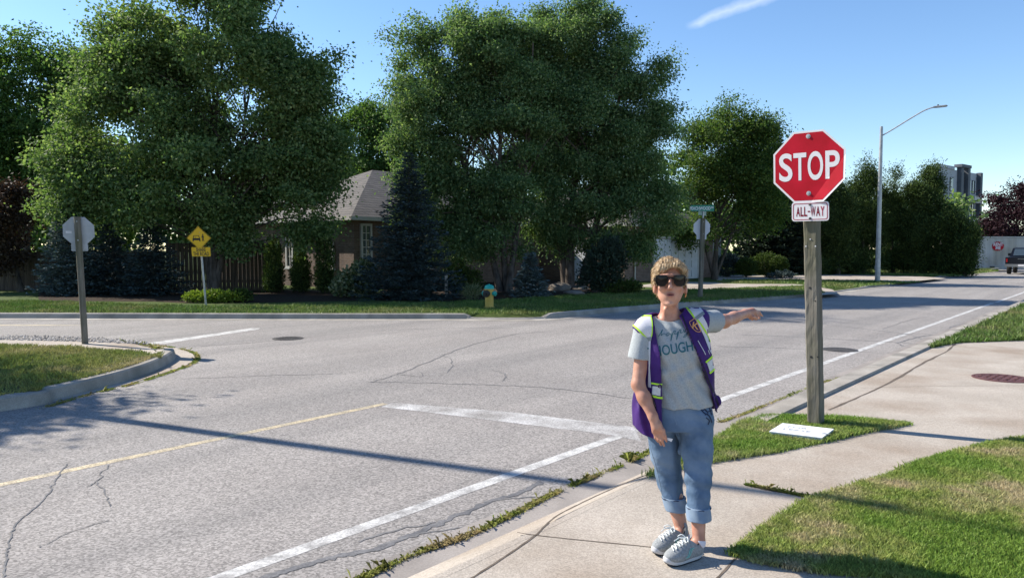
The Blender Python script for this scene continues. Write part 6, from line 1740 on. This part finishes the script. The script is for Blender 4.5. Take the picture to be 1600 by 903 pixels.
# ---- socks and shoes
for s_, an in (('L', anL), ('R', anR)):
    f = np.array(fdir[s_]); hl = np.array(heel[s_]); sd = np.array([-f[1], f[0], 0.]); up_ = np.array([0, 0, 1.])
    W = lambda a, b, c: hl + f * a + sd * b + up_ * c
    Fs = Field(tuple(hl - [.32, .3, .0]), tuple(hl + [.15, .15, .2]), .0035)
    sk = W(.05, 0, .07); tp_ = an + (sk - an) * .08
    Fs.cone(an, sk, .0365, .037, .01); Fs.cone(W(.05, 0, .065), W(.1, 0, .055), .034, .03, .02)
    Fs.cut(neg(plane(tp_, -((an - sk) + f * .012))), Fs.lo, Fs.lo + Fs.h * Fs.n)
    sdf_obj("sock", Fs, M_sock, woman, 1)
    R_ = [f, sd, up_]
    U = Field(tuple(hl - [.34, .32, .0]), tuple(hl + [.17, .17, .2]), .0035)
    U.ell(W(.045, 0, .062), (.052, .042, .055), .02, R_); U.ell(W(.115, 0, .052), (.085, .045, .052), .03, R_); U.ell(W(.18, .002, .046), (.068, .048, .036), .03, R_)
    U.cone(W(.026, 0, .05), W(.022, 0, .108), .037, .034, .015); U.cone(W(.075, 0, .09), W(.15, 0, .06), .033, .029, .02)
    U.cut(lambda X, Y, Z, hl=hl, f=f: (np.sqrt(((X - hl[0] - f[0] * .052) ** 2 + (Y - hl[1] - f[1] * .052) ** 2)) - .036) if True else 0, tuple(hl + [-.2, -.2, .085]), tuple(hl + [.2, .2, .2]), .006)
    U.cut(lambda X, Y, Z: Z - .024 + 0 * X + 0 * Y, U.lo, tuple(hl + [.2, .2, .03]))
    sh, sV, sF = sdf_obj("shoe", U, M_shoe, woman, 1)
    tr_ = bvh((sV, sF))
    out = []
    for i in range(28):
        a = 2 * math.pi * i / 28; x_ = .118 + .134 * math.cos(a); w_ = .043 * (1.0 + .12 * math.cos(a)) * (1 - .12 * math.exp(-((x_ - .11) / .05) ** 2)); b_ = w_ * math.copysign(abs(math.sin(a)) ** .75, math.sin(a))
        out.append((x_, b_))
    m = MB(); k = len(out); vs = []
    for z_, g_ in ((.008, .95), (.018, 1.01), (.036, 1.0), (.042, .94)):
        for x_, b_ in out:
            lift_ = .016 * max(0, (x_ - .19) / .07) ** 2 + .006 * max(0, (.02 - x_) / .04)
            vs.append(tuple(W(.122 + (x_ - .122) * g_, b_ * g_, z_ + lift_ + (.006 * max(0, .1 - x_) / .1 if z_ > .02 else 0))))
    fs = [(i * k + j, i * k + (j + 1) % k, (i + 1) * k + (j + 1) % k, (i + 1) * k + j) for i in range(3) for j in range(k)] + [tuple(range(3 * k, 4 * k)), tuple(range(k - 1, -1, -1))]
    m.add(vs, fs); m.build("sole", M_sole, sh, smooth=True)
    m = MB(); vs = []
    for z_, g_ in ((.0, .9), (.0085, .955)):
        for x_, b_ in out:
            lift_ = .016 * max(0, (x_ - .19) / .07) ** 2 + .006 * max(0, (.02 - x_) / .04)
            vs.append(tuple(W(.122 + (x_ - .122) * g_, b_ * g_, z_ + lift_)))
    m.add(vs, [(j, (j + 1) % k, k + (j + 1) % k, k + j) for j in range(k)] + [tuple(range(k, 2 * k)), tuple(range(k - 1, -1, -1))]); m.build("tread", M_tread, sh)
    # laces: bars across the instep, then a bow
    def on_top(a, b, lift=.003):
        o = Vector(W(a, b, .25)); h_, n_, _, _ = tr_.ray_cast(o, Vector((0, 0, -1))); return (h_ + n_ * lift) if h_ else Vector(W(a, b, .08))
    m = MB()
    for i in range(5):
        a = .1 + .021 * i; m.tube([on_top(a + .004 * (1 if i % 2 else -1), -.02), on_top(a, -.008), on_top(a, .008), on_top(a - .004 * (1 if i % 2 else -1), .02)], .0032, 6)
        m.tube([on_top(a, -.019), on_top(a + .011, 0, .005), on_top(a + .021, .019)], .0028, 6)
    kn_ = on_top(.098, 0, .006)
    for sg in (-1, 1):
        e = Vector(sd) * sg * .03 + Vector(f) * .018
        m.tube(spline([kn_, kn_ + e * .7 + Vector((0, 0, .014)), kn_ + e * 1.3 + Vector((0, 0, .0)), kn_ + e * .8 + Vector((0, 0, -.006)), kn_], 4), .0026, 6)
        m.tube(spline([kn_, kn_ + e * .5 + Vector(f) * .02 + Vector((0, 0, .004)), kn_ + e * .9 + Vector(f) * .045 - Vector((0, 0, .014))], 4), .0022, 6)
    m.build("lace", M_lace, sh, smooth=True)
    # dark collar lining and the mint side marks
    m = MB(); pts = []
    for i in range(25):
        a = 2 * math.pi * i / 24; p = W(.052 + .035 * math.cos(a), .033 * math.sin(a), .094 + .024 * max(0, -math.cos(a)) + .004 * max(0, math.cos(a)) - .01 * abs(math.sin(a)))
        pts.append(tuple(p))
    m.tube(pts, .0052, 8); m.build("collar_lining", M_tread, sh, smooth=True)
    def on_side(a, c, lift=.002, sg=1):
        o = Vector(W(a, .15 * sg, c)); h_, n_, _, _ = tr_.ray_cast(o, Vector(-sd) * sg); return (h_ + n_ * lift) if h_ else None
    for sg in (-1, 1):
        for da in (0, .014):
            p_ = [on_side(.085 + da + .05 * t, .08 - .035 * t + .006 * math.sin(t * 6), sg=sg) for t in np.linspace(0, 1, 7)]
            p_ = [q for q in p_ if q is not None]
            if len(p_) > 2: MB().tube(p_, .0022, 6).build("side_mark", M_mint, sh, smooth=True)

# ---- the little white slip she holds
a_, b_ = Vector(J(1040, 684.5, 3.9)), Vector(J(1052, 688, 3.875))
sl_t = MB(); d_ = (b_ - a_).normalized(); n_ = Vector((0, -1, 0)).cross(d_).normalized(); thn = d_.cross(n_).normalized()
sl_t.plate([(-.012, -.003), (.0, -.004), (.035, -.009), (.04, .008), (.0, .005), (-.012, .003)], a_, d_, n_, thn, -.001, .001)
sp = sl_t.build("paper_slip", M_signw, None, tuple(a_)); tag(sp, "small white slip of paper held in the woman's lowered hand", "paper")
